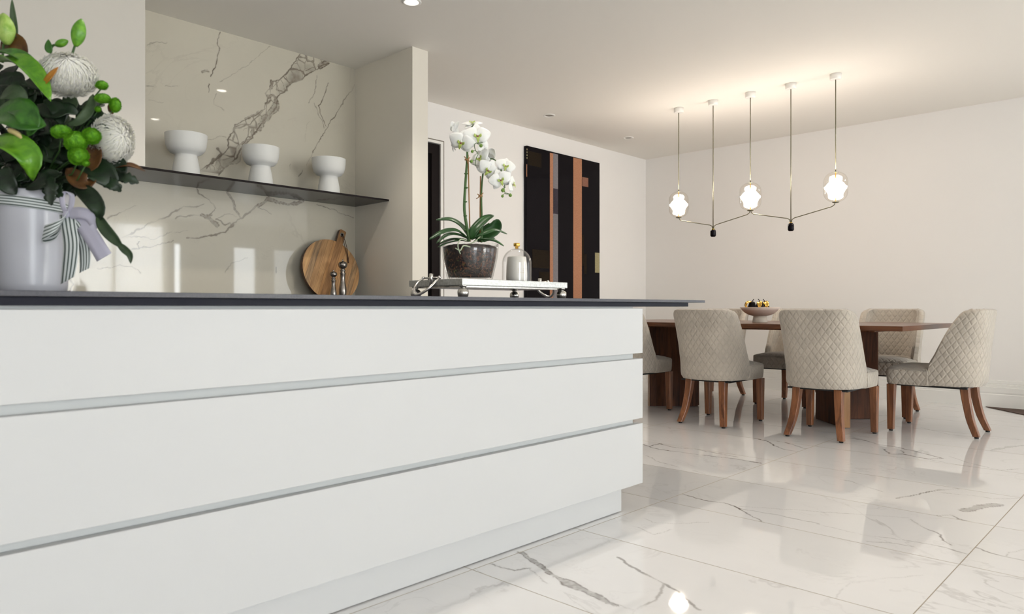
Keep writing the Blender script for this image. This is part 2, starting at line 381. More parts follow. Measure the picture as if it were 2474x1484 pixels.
SPLASH_VEINS = [([(2.683, 2.704), (2.648, 2.64), (2.604, 2.581), (2.553, 2.514), (2.527, 2.477), (2.46, 2.454), (2.452, 2.413), (2.423, 2.361), (2.435, 2.332), (2.411, 2.25), (2.37, 2.219), (2.282, 2.164), (2.204, 2.112), (2.189, 2.057), (2.143, 1.997), (2.158, 1.948), (2.083, 1.87), (2.017, 1.809), (1.966, 1.773)], 0.007, 0.8), ([(2.921, 2.703), (2.837, 2.646), (2.746, 2.575), (2.692, 2.522), (2.622, 2.483), (2.561, 2.406), (2.502, 2.354), (2.498, 2.283), (2.443, 2.218), (2.402, 2.156), (2.354, 2.094), (2.322, 2.043), (2.274, 1.989), (2.227, 1.922), (2.204, 1.881), (2.166, 1.845), (2.09, 1.761)], 0.008, 0.8), ([(2.719, 2.705), (2.737, 2.662), (2.791, 2.675), (2.795, 2.636), (2.728, 2.595)], 0.006, 0.8), ([(2.837, 2.646), (2.893, 2.692)], 0.03, 0.75), ([(2.604, 2.581), (2.657, 2.586), (2.71, 2.583), (2.719, 2.561)], 0.01, 0.7), ([(2.553, 2.514), (2.596, 2.485), (2.63, 2.492), (2.692, 2.531)], 0.01, 0.75), ([(2.46, 2.45), (2.456, 2.399)], 0.022, 0.7), ([(2.502, 2.455), (2.493, 2.407), (2.553, 2.4)], 0.014, 0.6), ([(2.443, 2.342), (2.485, 2.358), (2.498, 2.322)], 0.02, 0.65), ([(2.495, 2.322), (2.489, 2.274), (2.443, 2.226), (2.37, 2.112)], 0.03, 0.5), ([(2.394, 2.232), (2.306, 2.131), (2.204, 2.078), (2.189, 2.005)], 0.012, 0.6), ([(2.37, 2.219), (2.274, 2.166)], 0.016, 0.5), ([(2.33, 2.112), (2.322, 2.043), (2.258, 1.987)], 0.018, 0.55), ([(2.227, 1.952), (2.212, 1.882), (2.09, 1.82)], 0.04, 0.35), ([(2.083, 1.929), (2.105, 1.895), (2.053, 1.851), (2.017, 1.795)], 0.01, 0.7), ([(2.102, 2.699), (2.09, 2.656), (2.087, 2.618), (2.098, 2.592), (2.083, 2.529), (2.072, 2.475), (2.061, 2.443), (2.035, 2.393)], 0.005, 0.95), ([(2.031, 2.342), (2.023, 2.282)], 0.005, 0.9), ([(2.072, 2.285), (2.053, 2.212), (2.128, 2.19)], 0.004, 0.7), ([(2.818, 2.576), (2.8, 2.45), (2.75, 2.358)], 0.004, 0.8), ([(2.916, 2.549), (2.897, 2.487), (2.874, 2.449), (2.874, 2.416), (2.837, 2.352), (2.846, 2.312), (2.869, 2.268), (2.893, 2.219)], 0.005, 0.9), ([(2.8, 2.368), (2.837, 2.286), (2.86, 2.258), (2.874, 2.199)], 0.004, 0.6), ([(3.15, 2.585), (3.075, 2.476), (3.017, 2.388), (2.912, 2.226), (2.874, 2.162), (2.828, 2.089), (2.786, 2.017)], 0.005, 0.85), ([(2.786, 2.017), (2.737, 1.912)], 0.003, 0.4), ([(2.701, 1.875), (2.674, 1.823)], 0.006, 0.9), ([(2.609, 1.906), (2.607, 1.87)], 0.004, 0.7), ([(1.646, 2.498), (1.758, 2.545)], 0.004, 0.5), ([(1.646, 2.238), (1.689, 2.244)], 0.004, 0.5), ([(1.752, 2.268), (1.84, 2.277)], 0.003, 0.4), ([(1.659, 2.152), (1.735, 2.161)], 0.003, 0.4), ([(2.452, 2.699), (2.306, 2.547), (2.196, 2.446), (2.09, 2.362)], 0.004, 0.4), ([(2.017, 1.976), (2.09, 2.01), (2.135, 2.011)], 0.005, 0.5), ([(1.988, 2.404), (2.017, 2.422)], 0.014, 0.6), ([(2.755, 2.238), (2.728, 2.152), (2.723, 2.087)], 0.003, 0.3), ([(2.258, 2.084), (2.322, 2.126)], 0.004, 0.4), ([(2.37, 1.587), (2.438, 1.632), (2.555, 1.617), (2.644, 1.628), (2.711, 1.648)], 0.02, 0.6), ([(2.365, 1.587), (2.294, 1.522), (2.224, 1.477), (2.165, 1.415), (2.136, 1.389), (2.069, 1.356)], 0.011, 0.6), ([(2.069, 1.356), (1.995, 1.339), (1.931, 1.326), (1.886, 1.324)], 0.007, 0.7), ([(1.798, 1.301), (1.679, 1.267), (1.63, 1.251), (1.557, 1.238)], 0.006, 0.6), ([(1.509, 1.303), (1.614, 1.371), (1.679, 1.407), (1.764, 1.454), (1.816, 1.494), (1.868, 1.522), (1.995, 1.549)], 0.008, 0.55), ([(1.976, 1.483), (2.023, 1.468), (2.05, 1.448), (2.079, 1.427)], 0.016, 0.6), ([(1.816, 1.441), (1.842, 1.461), (1.904, 1.471), (2.05, 1.489)], 0.01, 0.5), ([(2.079, 1.464), (2.126, 1.44), (2.175, 1.44)], 0.009, 0.6), ([(1.94, 1.68), (1.958, 1.627), (1.995, 1.604), (2.05, 1.564), (2.069, 1.529), (2.032, 1.488)], 0.009, 0.6), ([(2.165, 1.718), (2.146, 1.649), (2.184, 1.597), (2.204, 1.532), (2.243, 1.488)], 0.014, 0.5), ([(2.365, 1.567), (2.406, 1.557), (2.459, 1.537)], 0.004, 0.6), ([(2.815, 1.639), (2.946, 1.615), (3.02, 1.59), (3.133, 1.574)], 0.005, 0.65), ([(1.424, 1.41), (1.447, 1.433), (1.486, 1.45)], 0.006, 0.75), ([(1.486, 1.45), (1.581, 1.497)], 0.003, 0.4), ([(1.364, 1.118), (1.432, 1.121), (1.486, 1.136), (1.557, 1.13), (1.605, 1.093)], 0.003, 0.6), ([(1.221, 1.048), (1.243, 1.016), (1.225, 0.971)], 0.008, 0.95), ([(1.605, 1.284), (1.589, 1.274), (1.601, 1.249)], 0.006, 0.7), ([(2.088, 1.474), (2.126, 1.506), (2.214, 1.495)], 0.005, 0.4), ([(2.283, 1.223), (2.184, 1.184), (2.126, 1.121)], 0.004, 0.35), ([(2.491, 1.164), (2.501, 1.134)], 0.01, 0.35), ([(1.509, 1.303), (1.565, 1.315), (1.679, 1.306), (1.781, 1.358), (1.886, 1.37)], 0.004, 0.5)]
# ================================================================ THE SETTING
H = 2.705; XR = 7.55; YB = 4.92; YK = 4.655; YF = -6.2; XL = -3.0; XRR = 10.4; YR = .45; XN = 3.148; XP = 3.287; YP = 3.96
def struct(o): o['kind'] = 'structure'; return o
def walls(name, boxes, m):
    bm = bmesh.new()
    for b in boxes: bm_box(bm, *b)
    x0 = boxes[0]; return struct(bm_obj(name, bm, m, None, loc=(x0[0], x0[2], x0[4])))

# traced veins of the floor: value noise warps the lines, the value is kept as a mesh attribute
_rg = np.random.RandomState(5); _LAT = _rg.rand(64, 64)
def vnoise(x, y, s, o=0):
    x = x*s + o*7.3 + 100; y = y*s + o*3.1 + 100
    xi = np.floor(x).astype(int); yi = np.floor(y).astype(int); fx = x - xi; fy = y - yi
    fx = fx*fx*(3-2*fx); fy = fy*fy*(3-2*fy); L = _LAT
    a = L[xi % 64, yi % 64]; b = L[(xi+1) % 64, yi % 64]; c = L[xi % 64, (yi+1) % 64]; d = L[(xi+1) % 64, (yi+1) % 64]
    return a*(1-fx)*(1-fy) + b*fx*(1-fy) + c*(1-fx)*fy + d*fx*fy
def vein_field(X, Y, veins, warp=.012, ws=28, soft=.0015):
    out = np.zeros_like(X)
    wx = X + warp * (vnoise(X, Y, ws, 1) - .5) + warp*.45 * (vnoise(X, Y, ws*3.1, 2) - .5)
    wy = Y + warp * (vnoise(X, Y, ws, 3) - .5) + warp*.45 * (vnoise(X, Y, ws*3.1, 4) - .5)
    tex = vnoise(X, Y, 95, 5); mod = .45 + 1.1 * vnoise(X, Y, 20, 6)
    brk = np.clip(.25 + 1.3 * vnoise(X, Y, 11, 8), 0, 1)
    for pts, wd, dk in veins:
        if wd > .0145: wd *= 1.25
        d = np.full_like(X, 9.0)
        for (ax, ay), (bx, by) in zip(pts[:-1], pts[1:]):
            if min(ax, bx) - .08 > X.max() or max(ax, bx) + .08 < X.min() or min(ay, by) - .08 > Y.max() or max(ay, by) + .08 < Y.min(): continue
            vx, vy = bx - ax, by - ay; L2 = vx*vx + vy*vy + 1e-12
            t_ = np.clip(((wx-ax)*vx + (wy-ay)*vy) / L2, 0, 1)
            d = np.minimum(d, np.hypot(wx-ax-t_*vx, wy-ay-t_*vy))
        h = wd * .5 * mod
        core = np.clip((h + soft - d) / (2*soft), 0, 1)
        if wd > .012:
            rim = np.clip(1 - np.abs(d - h*.85) / (h*.28 + .001), 0, 1) * (tex > .42)
            val = core * dk * (.50 + .45*tex) + rim * dk * .5
        else: val = core * dk * brk
        halo = np.clip(1 - d / (wd*1.3 + .010), 0, 1) ** 2 * .14 * dk
        out = np.maximum(out, np.clip(np.maximum(val, halo), 0, 1))
    return out
def grid_mesh(name, X, Y, place, vein, m, parent=None, loc=(0,0,0), flip=False):
    ny, nx = X.shape; idx = np.arange(nx*ny).reshape(ny, nx)
    a = idx[:-1, :-1].ravel(); b = idx[:-1, 1:].ravel(); c = idx[1:, 1:].ravel(); d = idx[1:, :-1].ravel()
    F = np.stack([a, b, c, d] if not flip else [a, d, c, b], 1)
    V = place(X.ravel(), Y.ravel()) - np.array(loc)
    me = bpy.data.meshes.new(name); me.vertices.add(len(V)); me.vertices.foreach_set('co', V.astype(np.float32).ravel())
    me.loops.add(F.size); me.loops.foreach_set('vertex_index', F.ravel().astype(np.int32))
    me.polygons.add(len(F)); me.polygons.foreach_set('loop_start', np.arange(0, F.size, 4, dtype=np.int32))
    me.update(calc_edges=True); me.shade_flat()
    at_ = me.attributes.new('vein', 'FLOAT', 'POINT'); at_.data.foreach_set('value', vein.ravel().astype(np.float32))
    me.materials.append(m)
    return me

floor = walls('floor', [(XL-.3, XRR+.3, YF-.3, YB+.3, -.12, -.0005)], M_grout)
TX, TY, GAP = .597, 1.177, .0028
X0 = .468 - TX*6; Y0 = -.584 - TY*2
nX = int((XR - X0) / TX) + 1; nY = int((YB - Y0) / TY) + 1
plain = None
def tile_solid(nm):
    bm = bmesh.new(); bm_box(bm, 0, TX-GAP, 0, TY-GAP, -.003, 0)
    o = bm_obj(nm, bm, M_tile, None); o.data.materials.append(M_grout)
    for f in o.data.polygons:
        if f.normal.z < .5: f.material_index = 1
    return o
for i in range(nX):
    for j in range(nY):
        x = X0 + i*TX; y = Y0 + j*TY
        if y < -.584-TY*2-.01 or x + TX < XL: continue
        hit = [v for v in FLOOR_VEINS if any(x-.05 < p[0] < x+TX+.05 and y-.05 < p[1] < y+TY+.05 for p in v[0]) or
               any(x-.02 < (p[0]*k+q[0]*(4-k))/4 < x+TX+.02 and y-.02 < (p[1]*k+q[1]*(4-k))/4 < y+TY+.02 for p, q in zip(v[0][:-1], v[0][1:]) for k in (1,2,3))]
        seen = x > .9 and y > -.9 and (x*FW[0] + y*FW[1]) > 1.5
        if hit and seen:
            dist = math.hypot(x+.3, y+.6); st = .0045 if dist < 3.6 else .007
            gx = np.linspace(0, TX-GAP, int(TX/st)); gy = np.linspace(0, TY-GAP, int(TY/st))
            X, Y = np.meshgrid(gx, gy)
            # skirts: the outer ring of vertices drops so that the tile keeps an edge
            vf = np.clip(vein_field(X + x, Y + y, hit) * 1.35, 0, 1)
            def place(a, b, X=X, Y=Y):
                z = np.zeros_like(a); e = (a < 1e-6) | (b < 1e-6) | (a > TX-GAP-1e-6) | (b > TY-GAP-1e-6); z[e] = -.003
                return np.stack([a, b, z], 1)
            # put the second ring right next to the rim
            X[:, 1] = .0003; X[:, -2] = TX-GAP-.0003; Y[1, :] = .0003; Y[-2, :] = TY-GAP-.0003
            me = grid_mesh('tile', X, Y, place, vf, M_tile)
            me.materials.append(M_grout); ny_, nx_ = X.shape[0]-1, X.shape[1]-1
            mi = np.zeros((ny_, nx_), dtype=np.int32); mi[0, :] = mi[-1, :] = 1; mi[:, 0] = mi[:, -1] = 1
            me.polygons.foreach_set('material_index', mi.ravel())
            o = bpy.data.objects.new('tile', me); sc.collection.objects.link(o)
        else:
            if plain is None: plain = tile_solid('tile'); o = plain
            else: o = bpy.data.objects.new('tile', plain.data); sc.collection.objects.link(o)
        o.parent = floor; o.location = Vector((x + GAP/2, y + GAP/2, 0)) - floor.location

far = box('tile', XL-.1, XRR+.2, YF-.1, -.584-TY*2-.002, -.0014, 0, M_tile, floor)
far = box('tile', XR+.1, XRR+.2, -.584-TY*2, YR+.1, -.0014, 0, M_tile, floor)
walls('ceiling', [(XL-.3, XRR+.3, YF-.3, YB+.3, H, H+.15)], M_ceil)
walls('wall_right', [(XR, XR+.2, YR, YB+.2, 0, H), (XR, XRR+.2, YR, YR+.2, 0, H)], M_wall)
walls('wall_side', [(XRR, XRR+.2, -1.1, YR, 0, H), (XRR, XRR+.2, YF-.2, -4.1, 0, H), (XRR, XRR+.2, -4.1, -1.1, 2.30, H)], M_wall)
walls('wall_back', [(4.262, XR+.2, YB, YB+.2, 0, H), (XP, 4.262, YB, YB+.2, 2.375, H), (XP-.2, 3.36, YB, YB+.2, 0, 2.375)], M_wall)
walls('wall_partition', [(XN, XP, YP, YB+.2, 0, H)], M_wallshade)
walls('wall_kitchen', [(XL-.2, XN, YK+.012, YB+.2, 0, H)], M_wall)
walls('wall_left', [(XL-.2, XL, YF-.2, YB+.2, 0, H)], M_wall)
# wall behind the camera with a sliding door opening, a curtained opening, narrow openings and a far-right one added for light
WT = 2.30; WX = [(-2.6, -.3), (.1, 2.6), (3.9, 5.86), (6.0, 6.22), (7.29, 7.89), (8.25, 10.25)]
xs = [XL-.2] + [v for p_ in WX for v in p_] + [XRR+.2]
walls('wall_front', [(xs[2*k], xs[2*k+1], YF-.2, YF, 0, H) for k in range(len(xs)//2)] + [(a_, b_, YF-.2, YF, 2.64 if a_ == 3.9 else WT, H) for a_, b_ in WX], M_wall)
def window(name, x0, x1, z0, z1, mull=(), m=M_trim, fr=.05):
    bm = bmesh.new()
    for a in (x0, x1 - fr): bm_box(bm, a, a+fr, YF-.12, YF-.06, z0, z1)
    for a in (z0, z1 - fr): bm_box(bm, x0, x1, YF-.12, YF-.06, a, a+fr)
    for a in mull: bm_box(bm, a-.025, a+.025, YF-.12, YF-.06, z0, z1)
    f = struct(bm_obj(name, bm, m, None, loc=(x0, YF-.09, z0)))
    box('pane', x0+fr, x1-fr, YF-.093, YF-.087, z0+fr, z1-fr, M_window, f)
for k, (a_, b_) in enumerate(WX): window('window_%d' % (k+1), a_, b_, 0, 2.64 if a_ == 3.9 else WT, ((a_+b_)/2,) if b_-a_ > 1 else ())
bm = bmesh.new()
for a_ in (-4.1, -2.625, -1.15): bm_box(bm, XRR+.06, XRR+.12, a_, a_+.05, 0, WT)
for a_ in (0, WT-.05): bm_box(bm, XRR+.06, XRR+.12, -4.1, -1.10, a_, a_+.05)
gw = struct(bm_obj('window_7', bm, M_trim, None, loc=(XRR+.09, -2.6, 0)))  # unseen side window, added to go with the side light
for a_, b_ in ((-4.05, -2.625), (-2.575, -1.15)): box('pane', XRR+.087, XRR+.093, a_, b_, .05, WT-.05, M_window, gw)
# baseboards with a stepped profile
BP = [(0,0), (.022,0), (.022,.115), (.016,.122), (.020,.135), (.020,.178), (.012,.182), (.014,.186), (.014,.205), (.007,.209), (.010,.215), (.008,.238), (0,.242)]
def baseboard(name, f0, f1):
    vs = []; fs = []; n = len(BP)
    for f in (f0, f1): vs += [f(d, z) for d, z in BP]
    for k in range(n): fs.append((k, (k+1) % n, n + (k+1) % n, n + k))
    fs.append(tuple(range(n-1, -1, -1))); fs.append(tuple(range(n, 2*n)))
    o = struct(mesh(name, vs, fs, M_trim, None, loc=vs[0])); return o
baseboard('baseboard_right', lambda d, z: (XR-d, YR, z), lambda d, z: (XR-d, YB, z))
baseboard('baseboard_back', lambda d, z: (4.30, YB-d, z), lambda d, z: (XR-.022, YB-d, z))
# dark glazed door in the back wall beside the partition
door = box('door_1', 3.37, 4.230, YB+.018, YB+.06, .004, 2.345, mat('dark_door_glass', (.004,.003,.003), .7, spec=.04), None, .002); struct(door)
box('door_stile', 4.135, 4.230, YB+.010, YB+.018, .01, 2.345, mat('dark_door_frame', (.009,.006,.006), .5, spec=.08), door)
box('door_rail', 3.37, 4.135, YB+.010, YB+.018, 2.255, 2.345, bpy.data.materials['dark_door_frame'], door)
bm = bmesh.new()
bm_box(bm, 4.232, 4.262, YB-.004, YB+.12, 0, 2.352); bm_box(bm, XP, 4.262, YB-.004, YB+.12, 2.352, 2.375)
struct(bm_obj('trim_1', bm, M_trim, None, loc=(4.24, YB, 0)))
bm = bmesh.new(); bm_box(bm, 4.262, 4.272, YB-.003, YB+.001, 0, 2.375); bm_box(bm, XP, 4.272, YB-.003, YB+.001, 2.375, 2.385)
struct(bm_obj('shadow_strip', bm, mat('painted_shadow_line', (.20,.18,.15), .7), None, loc=(4.26, YB, 0)))  # dark strip on the wall, a shadow line painted round the door trim
# end of the tiling: dark timber boards meet it on a slant at the right-hand wall
p = [(XR-.02, 1.42), (7.165, 1.03), (4.9, -1.25), (XR-.02, -1.25)]
def poly_slab(name, pts, z0, z1, m, parent=None, **k):
    n = len(pts); vs = [(x, y, z0) for x, y in pts] + [(x, y, z1) for x, y in pts]
    fs = [tuple(range(n-1, -1, -1)), tuple(range(n, 2*n))] + [(i, (i+1) % n, n+(i+1) % n, n+i) for i in range(n)]
    return mesh(name, vs, fs, m, parent, **k)
M_rug = mat('dark_brown_rug', (.085, .05, .035), .85)
rug = poly_slab('floor_rug', [(7.52, 1.36), (7.165, 1.03), (6.6, .50), (7.52, .47)], .001, .006, M_rug, None, loc=(7.2, .6, .001))
tag(rug, 'dark brown flat rug lying slanted on the marble tiles against the right wall', 'rug')

# ---------------------------------------------------------------- splashback slab with its traced veins
def cells(X, Z, L, R):
    """crackle pattern between the two bounding lines of the large vein"""
    zs = np.array([p[1] for p in L])[::-1]; lx = np.interp(Z, zs, np.array([p[0] for p in L])[::-1])
    zr = np.array([p[1] for p in R])[::-1]; rx = np.interp(Z, zr, np.array([p[0] for p in R])[::-1])
    inside = (X > lx) & (X < rx) & (Z > min(zs[0], zr[0])) 
    out = np.zeros_like(X); ii = np.where(inside)
    if not len(ii[0]): return out
    px = X[ii] + .02*(vnoise(X[ii], Z[ii], 26, 11)-.5); pz = Z[ii] + .02*(vnoise(X[ii], Z[ii], 26, 12)-.5)
    r = np.random.RandomState(11); cx = r.uniform(1.6, 3.1, 300); cz = r.uniform(1.5, 2.75, 300)
    D = np.hypot(px[:, None]-cx, (pz[:, None]-cz)*.75) if len(px) < 60000 else None
    f1 = np.empty(len(px)); f2 = np.empty(len(px))
    for s in range(0, len(px), 8000):
        D = np.hypot(px[s:s+8000, None]-cx, (pz[s:s+8000, None]-cz)*.75); D.partition(1, axis=1); f1[s:s+8000] = D[:, 0]; f2[s:s+8000] = D[:, 1]
    e = np.clip(1 - (f2-f1)/(.004 + .022*vnoise(X[ii], Z[ii], 16, 13)**2), 0, 1)
    side = np.clip((X[ii]-lx[ii]) / (rx[ii]-lx[ii] + 1e-6), 0, 1)
    grey = np.clip((vnoise(X[ii], Z[ii], 9, 14) + .35*side)*2.0 - 1.25, 0, 1) * (.45 + .25*vnoise(X[ii], Z[ii], 60, 16))
    out[ii] = np.maximum(e*(.35 + .6*vnoise(X[ii], Z[ii], 14, 15)), grey) + .03
    return out
st = .0042
gx = np.arange(.55, 3.1475, st); gz = np.arange(.9, H+st, st); X, Z = np.meshgrid(gx, gz); Z = np.minimum(Z, H)
vf = vein_field(X, Z, SPLASH_VEINS, .016, 24, .0018)
vf = np.maximum(vf, cells(X, Z, SPLASH_VEINS[0][0], SPLASH_VEINS[1][0]))
me = grid_mesh('splashback', X, Z, lambda a, b: np.stack([a, np.full_like(a, YK), b], 1), vf, M_splash, None, (2, YK, .9))
sp = bpy.data.objects.new('splashback', me); sc.collection.objects.link(sp); sp.location = (2, YK, .9)
box('slab_body', .55, 3.1475, YK+.0005, YK+.011, .9, H, M_splash, sp)
tag(sp, 'polished white marble splashback with a bold brown grey diagonal vein behind the kitchen counter', 'splashback')
box('slab_extension', XL, .548, YK, YK+.011, .9, H, M_splash, sp)

# ================================================================ KITCHEN
HX = 1.487
hood = root('wall_cabinet', (0, 4.44, 1.668), 'tall off-white wall cabinet standing on the dark shelf at the upper left', 'cabinet')
box('carcass', XL, HX, 4.26, YK-.001, 1.668, H, M_hood, hood)
for a, b in ((XL+.002, -1.5), (-1.497, 0), (.003, HX)): box('door', a, b, 4.235, 4.259, 1.668, H-.002, M_hood, hood, .0015)
sh = box('floating_shelf', XL, XN, 4.228, YK, 1.653, 1.666, M_shelf, None, .0015)
tag(sh, 'thin black metal floating shelf running across the marble splashback', 'shelf')
base = root('base_cabinet', (0, 4.3, 0), 'white base cabinets under the rear kitchen counter, hidden behind the island', 'cabinet')
box('carcass', XL+.002, XN-.002, 4.08, YK, .10, .889, M_lacq, base)
for k in range(7):
    a = XL + .002 + k*.8775; d = box('door', a+.002, a+.876, 4.058, 4.078, .11, .885, M_lacq, base, .0015)
box('kickboard', XL+.002, XN-.002, 4.13, 4.15, 0, .10, M_carc, base)
ct = box('rear_worktop', XL, XN, 4.03, YK, .889, .92, M_slab, None, .002)
tag(ct, 'dark stone worktop against the marble splashback, behind the island', 'worktop')

# island: three wide drawer fronts divided by recessed grooves
YD = 1.755; XE = 2.67; XI = -1.4; YI = 2.95
isl = root('kitchen_island', (.6, 2.3, 0), 'long white kitchen island with three wide handleless drawer fronts under a dark top', 'kitchen island')
box('carcass', XI, XE-.033, YD+.03, YI-.03, .105, .889, M_carc, isl)
for z0, z1 in ((.686, .881), (.402, .662), (.118, .380)):
    box('drawer_front', XI, XE, YD, YD+.026, z0, z1, M_lacq, isl, .0018)
    box('end_panel', XE-.026, XE, YD+.0265, YI, z0, z1, M_lacq, isl, .0018)
box('kickboard', XI, XE-.09, YD+.05, YI-.06, .004, .105, M_lacq, isl, .001)
iw = root('island_worktop', (.9, 2.3, .889), 'thin charcoal island worktop with a black under-slab, overhanging the island at the right', 'worktop')
box('under_slab', XI, 3.065, YD+.004, YI-.02, .889, .9075, M_navy, iw, .0008)
box('slab', XI, 3.182, 1.735, 3.02, .908, .92, M_slab, iw, .0012)

# ceiling downlights
def downlight(x, y, lit, label):
    d = root('downlight', (x, y, H), label, 'downlight', 'recessed ceiling downlights')
    lathe('trim_ring', [(.058,0), (.058,-.003), (.050,-.006), (.042,-.004), (.040,.0), (.040,.012)], (x, y, H), M_trim, d, 28)
    lathe('lens', [(0,-.001), (.036,-.001)] , (x, y, H), M_lens if lit else M_off, d, 24)
downlight(5.175, 4.446, False, 'unlit recessed downlight in the ceiling above the black painting, left of the two')
downlight(6.442, 4.418, False, 'unlit recessed downlight in the ceiling nearest the room corner')
downlight(*DOWN[0], True, 'lit recessed downlight at the top edge of the photograph above the island')
downlight(*DOWN[1], True, 'lit downlight mirrored in the marble splashback, nearer the drawer side of the island')
downlight(*DOWN[2], True, 'unseen lit downlight added above the left half of the island, splashback side')
downlight(*DOWN[3], True, 'unseen lit downlight added above the left half of the island, drawer side')

# sheer curtain hung behind the camera, mirrored in the splashback
M_sheer = mat('sheer_linen', (.80, .77, .70), .9)
t = NT(M_sheer)
tb = t.t.nodes.new('ShaderNodeBsdfTranslucent'); tb.inputs[0].default_value = (.9, .87, .80, 1)
tp = t.t.nodes.new('ShaderNodeBsdfTransparent'); m1 = t.t.nodes.new('ShaderNodeMixShader'); m1.inputs[0].default_value = .55
m2 = t.t.nodes.new('ShaderNodeMixShader'); m2.inputs[0].default_value = .22
t.l(t.b.outputs[0], m1.inputs[1]); t.l(tb.outputs[0], m1.inputs[2]); t.l(m1.outputs[0], m2.inputs[1]); t.l(tp.outputs[0], m2.inputs[2])
t.l(m2.outputs[0], t.t.nodes['Material Output'].inputs[0])
vs = []; fs = []; N = 260
for i in range(N+1):
    x = 3.7 + 2.23*i/N; y = YF + .085 + .035*math.sin(i*.62) + .012*math.sin(i*1.7)
    vs += [(x, y, .02), (x, y, 2.69)]
for i in range(N): fs.append((2*i, 2*i+2, 2*i+3, 2*i+1))
cu = mesh('sheer_curtain', vs, fs, M_sheer, None, True, loc=(4.8, YF+.08, .02))
tag(cu, 'pale sheer curtain whose folds are mirrored in the marble splashback', 'curtain')
# ================================================================ DINING TABLE
TXa, TXb, TYa, TYb, TZ = 5.11, 6.456, 1.38, 4.05, .762
tb = root('dining_table', (5.78, 2.715, 0), 'long rectangular walnut dining table on two angled pedestals', 'table')
bm = bmesh.new()
bm_box(bm, TXa, TXb, TYa, TYb, TZ-.033, TZ)
bot = [v for v in bm.verts if v.co.z < TZ-.02]
es = [e for e in bm.edges if all(v.co.z > TZ-.001 for v in e.verts)]
bmesh.ops.bevel(bm, geom=es, offset=.0025, segments=2, affect='EDGES')
bm_obj('tabletop', bm, M_wal_top, tb)
box('apron', TXa+.10, TXb-.10, TYa+.20, TYb-.20, TZ-.045, TZ-.0332, M_wal_ped, tb)
def ped(apx, ends, t=.052):
    """two upright panels that meet in a V"""
    for k, e in enumerate(ends):
        a = Vector(apx); b = Vector(e); d = (b-a).normalized(); n = Vector((-d.y, d.x)) * t/2
        m = .0
        q = [a-n, b-n, b+n, a+n]
        if k: q = [a + d*.03 - n, b-n, b+n, a + d*.03 + n]
        poly_slab('pedestal_panel', [(v.x, v.y) for v in q], .004, TZ-.0455, M_wal_ped, tb)
        e0 = b - d*.0; q = [b-n*1.0, b+d*.006-n, b+d*.006+n, b+n]
        poly_slab('edge_strip', [(v.x, v.y) for v in q], .004, TZ-.046, M_sap if k == 0 else M_wal_leg, tb)
ped((5.80, 2.17), [(5.50, 1.86), (6.13, 1.85)]); ped((5.80, 3.24), [(5.50, 3.55), (6.13, 3.57)])

# ================================================================ DINING CHAIRS
def profile_front(z):
    zs = [.34, .46, .49, .547, .62, .72, .78, .83, .845, .855, .861, .866]; ys = [.022, .022, .012, -.020, -.052, -.100, -.136, -.172, -.184, -.196, -.207, -.228]
    return float(np.interp(z, zs, ys))
def shell_vf():
    NU = 56; zs = list(np.linspace(.342, .80, 20)) + [.815, .83, .84, .848, .855, .860, .864, .866]; NZ = len(zs) - 1
    T = .052; vs = []; uv = []; fs = []
    def ring(z, off, ztop):
        f = profile_front(z); yr = -.278 - .045*((z-.34)/.525)
        w_ = .250
        if z > .815: w_ -= .040*(1 - math.sqrt(max(0, 1 - ((z-.815)/.0515)**2)))
        if z < .385: w_ -= .022*(1 - math.sqrt(max(0, 1 - ((.385-z)/.045)**2))); yr += .022*(1 - math.sqrt(max(0, 1 - ((.385-z)/.045)**2)))
        a = w_ - off; b = (f - yr) - off; out = []; nn = 2/ (2.75 if z < .6 else 2.75 + (z-.6)*2.4)
        raw = []
        for i in range(241):
            th = math.pi * i / 240
            raw.append((a * math.copysign(abs(math.cos(th))**nn, math.cos(th)), f - b * abs(math.sin(th))**nn))
        S = [0]
        for p0, p1 in zip(raw, raw[1:]): S.append(S[-1] + math.hypot(p1[0]-p0[0], p1[1]-p0[1]))
        L = S[-1]; rx_ = [q[0] for q in raw]; ry_ = [q[1] for q in raw]
        for i in range(NU+1):
            l = L*i/NU; out.append((float(np.interp(l, S, rx_)), float(np.interp(l, S, ry_)), z, l))
        return [(x, y, z_, l - L/2) for x, y, z_, l in out]
    for off, dz in ((0, 0), (T, -.004)):
        for z in zs:
            for x, y, z_, l in ring(z, off, 0): vs.append((x, y, z_)); uv.append((l, z_))
    W = NU+1; N = W*(NZ+1)
    for k in range(NZ):
        for i in range(NU):
            a = k*W+i; fs.append((a, a+W, a+W+1, a+1)); fs.append((N+a, N+a+1, N+a+W+1, N+a+W))
    # rounded rim: a middle row pushed outwards along the front edges and the top
    rim = [(0, k) for k in range(NZ+1)] ; ridx = []
    seq = [k*W for k in range(NZ+1)] + [NZ*W+i for i in range(1, NU+1)] + [k*W+NU for k in range(NZ-1, -1, -1)]
    for q, a in enumerate(seq):
        o_ = Vector(vs[a]); i_ = Vector(vs[N+a]); mid = (o_+i_)/2
        k, i = divmod(a, W)
        push = Vector((0, 0, 0))
        if i in (0, NU): push += Vector((0, .014 if k < NZ else .002, .003))
        if k == NZ: push += Vector((0, .0, .009))
        ridx.append(len(vs)); vs.append(tuple(mid+push)); uv.append(uv[a])
    for q in range(len(seq)-1):
        a, b = seq[q], seq[q+1]; m0, m1 = ridx[q], ridx[q+1]
        fs.append((a, m0, m1, b)); fs.append((m0, N+a, N+b, m1))
    for i in range(NU): fs.append((i, i+1, N+i+1, N+i))          # underside
    return vs, fs, uv
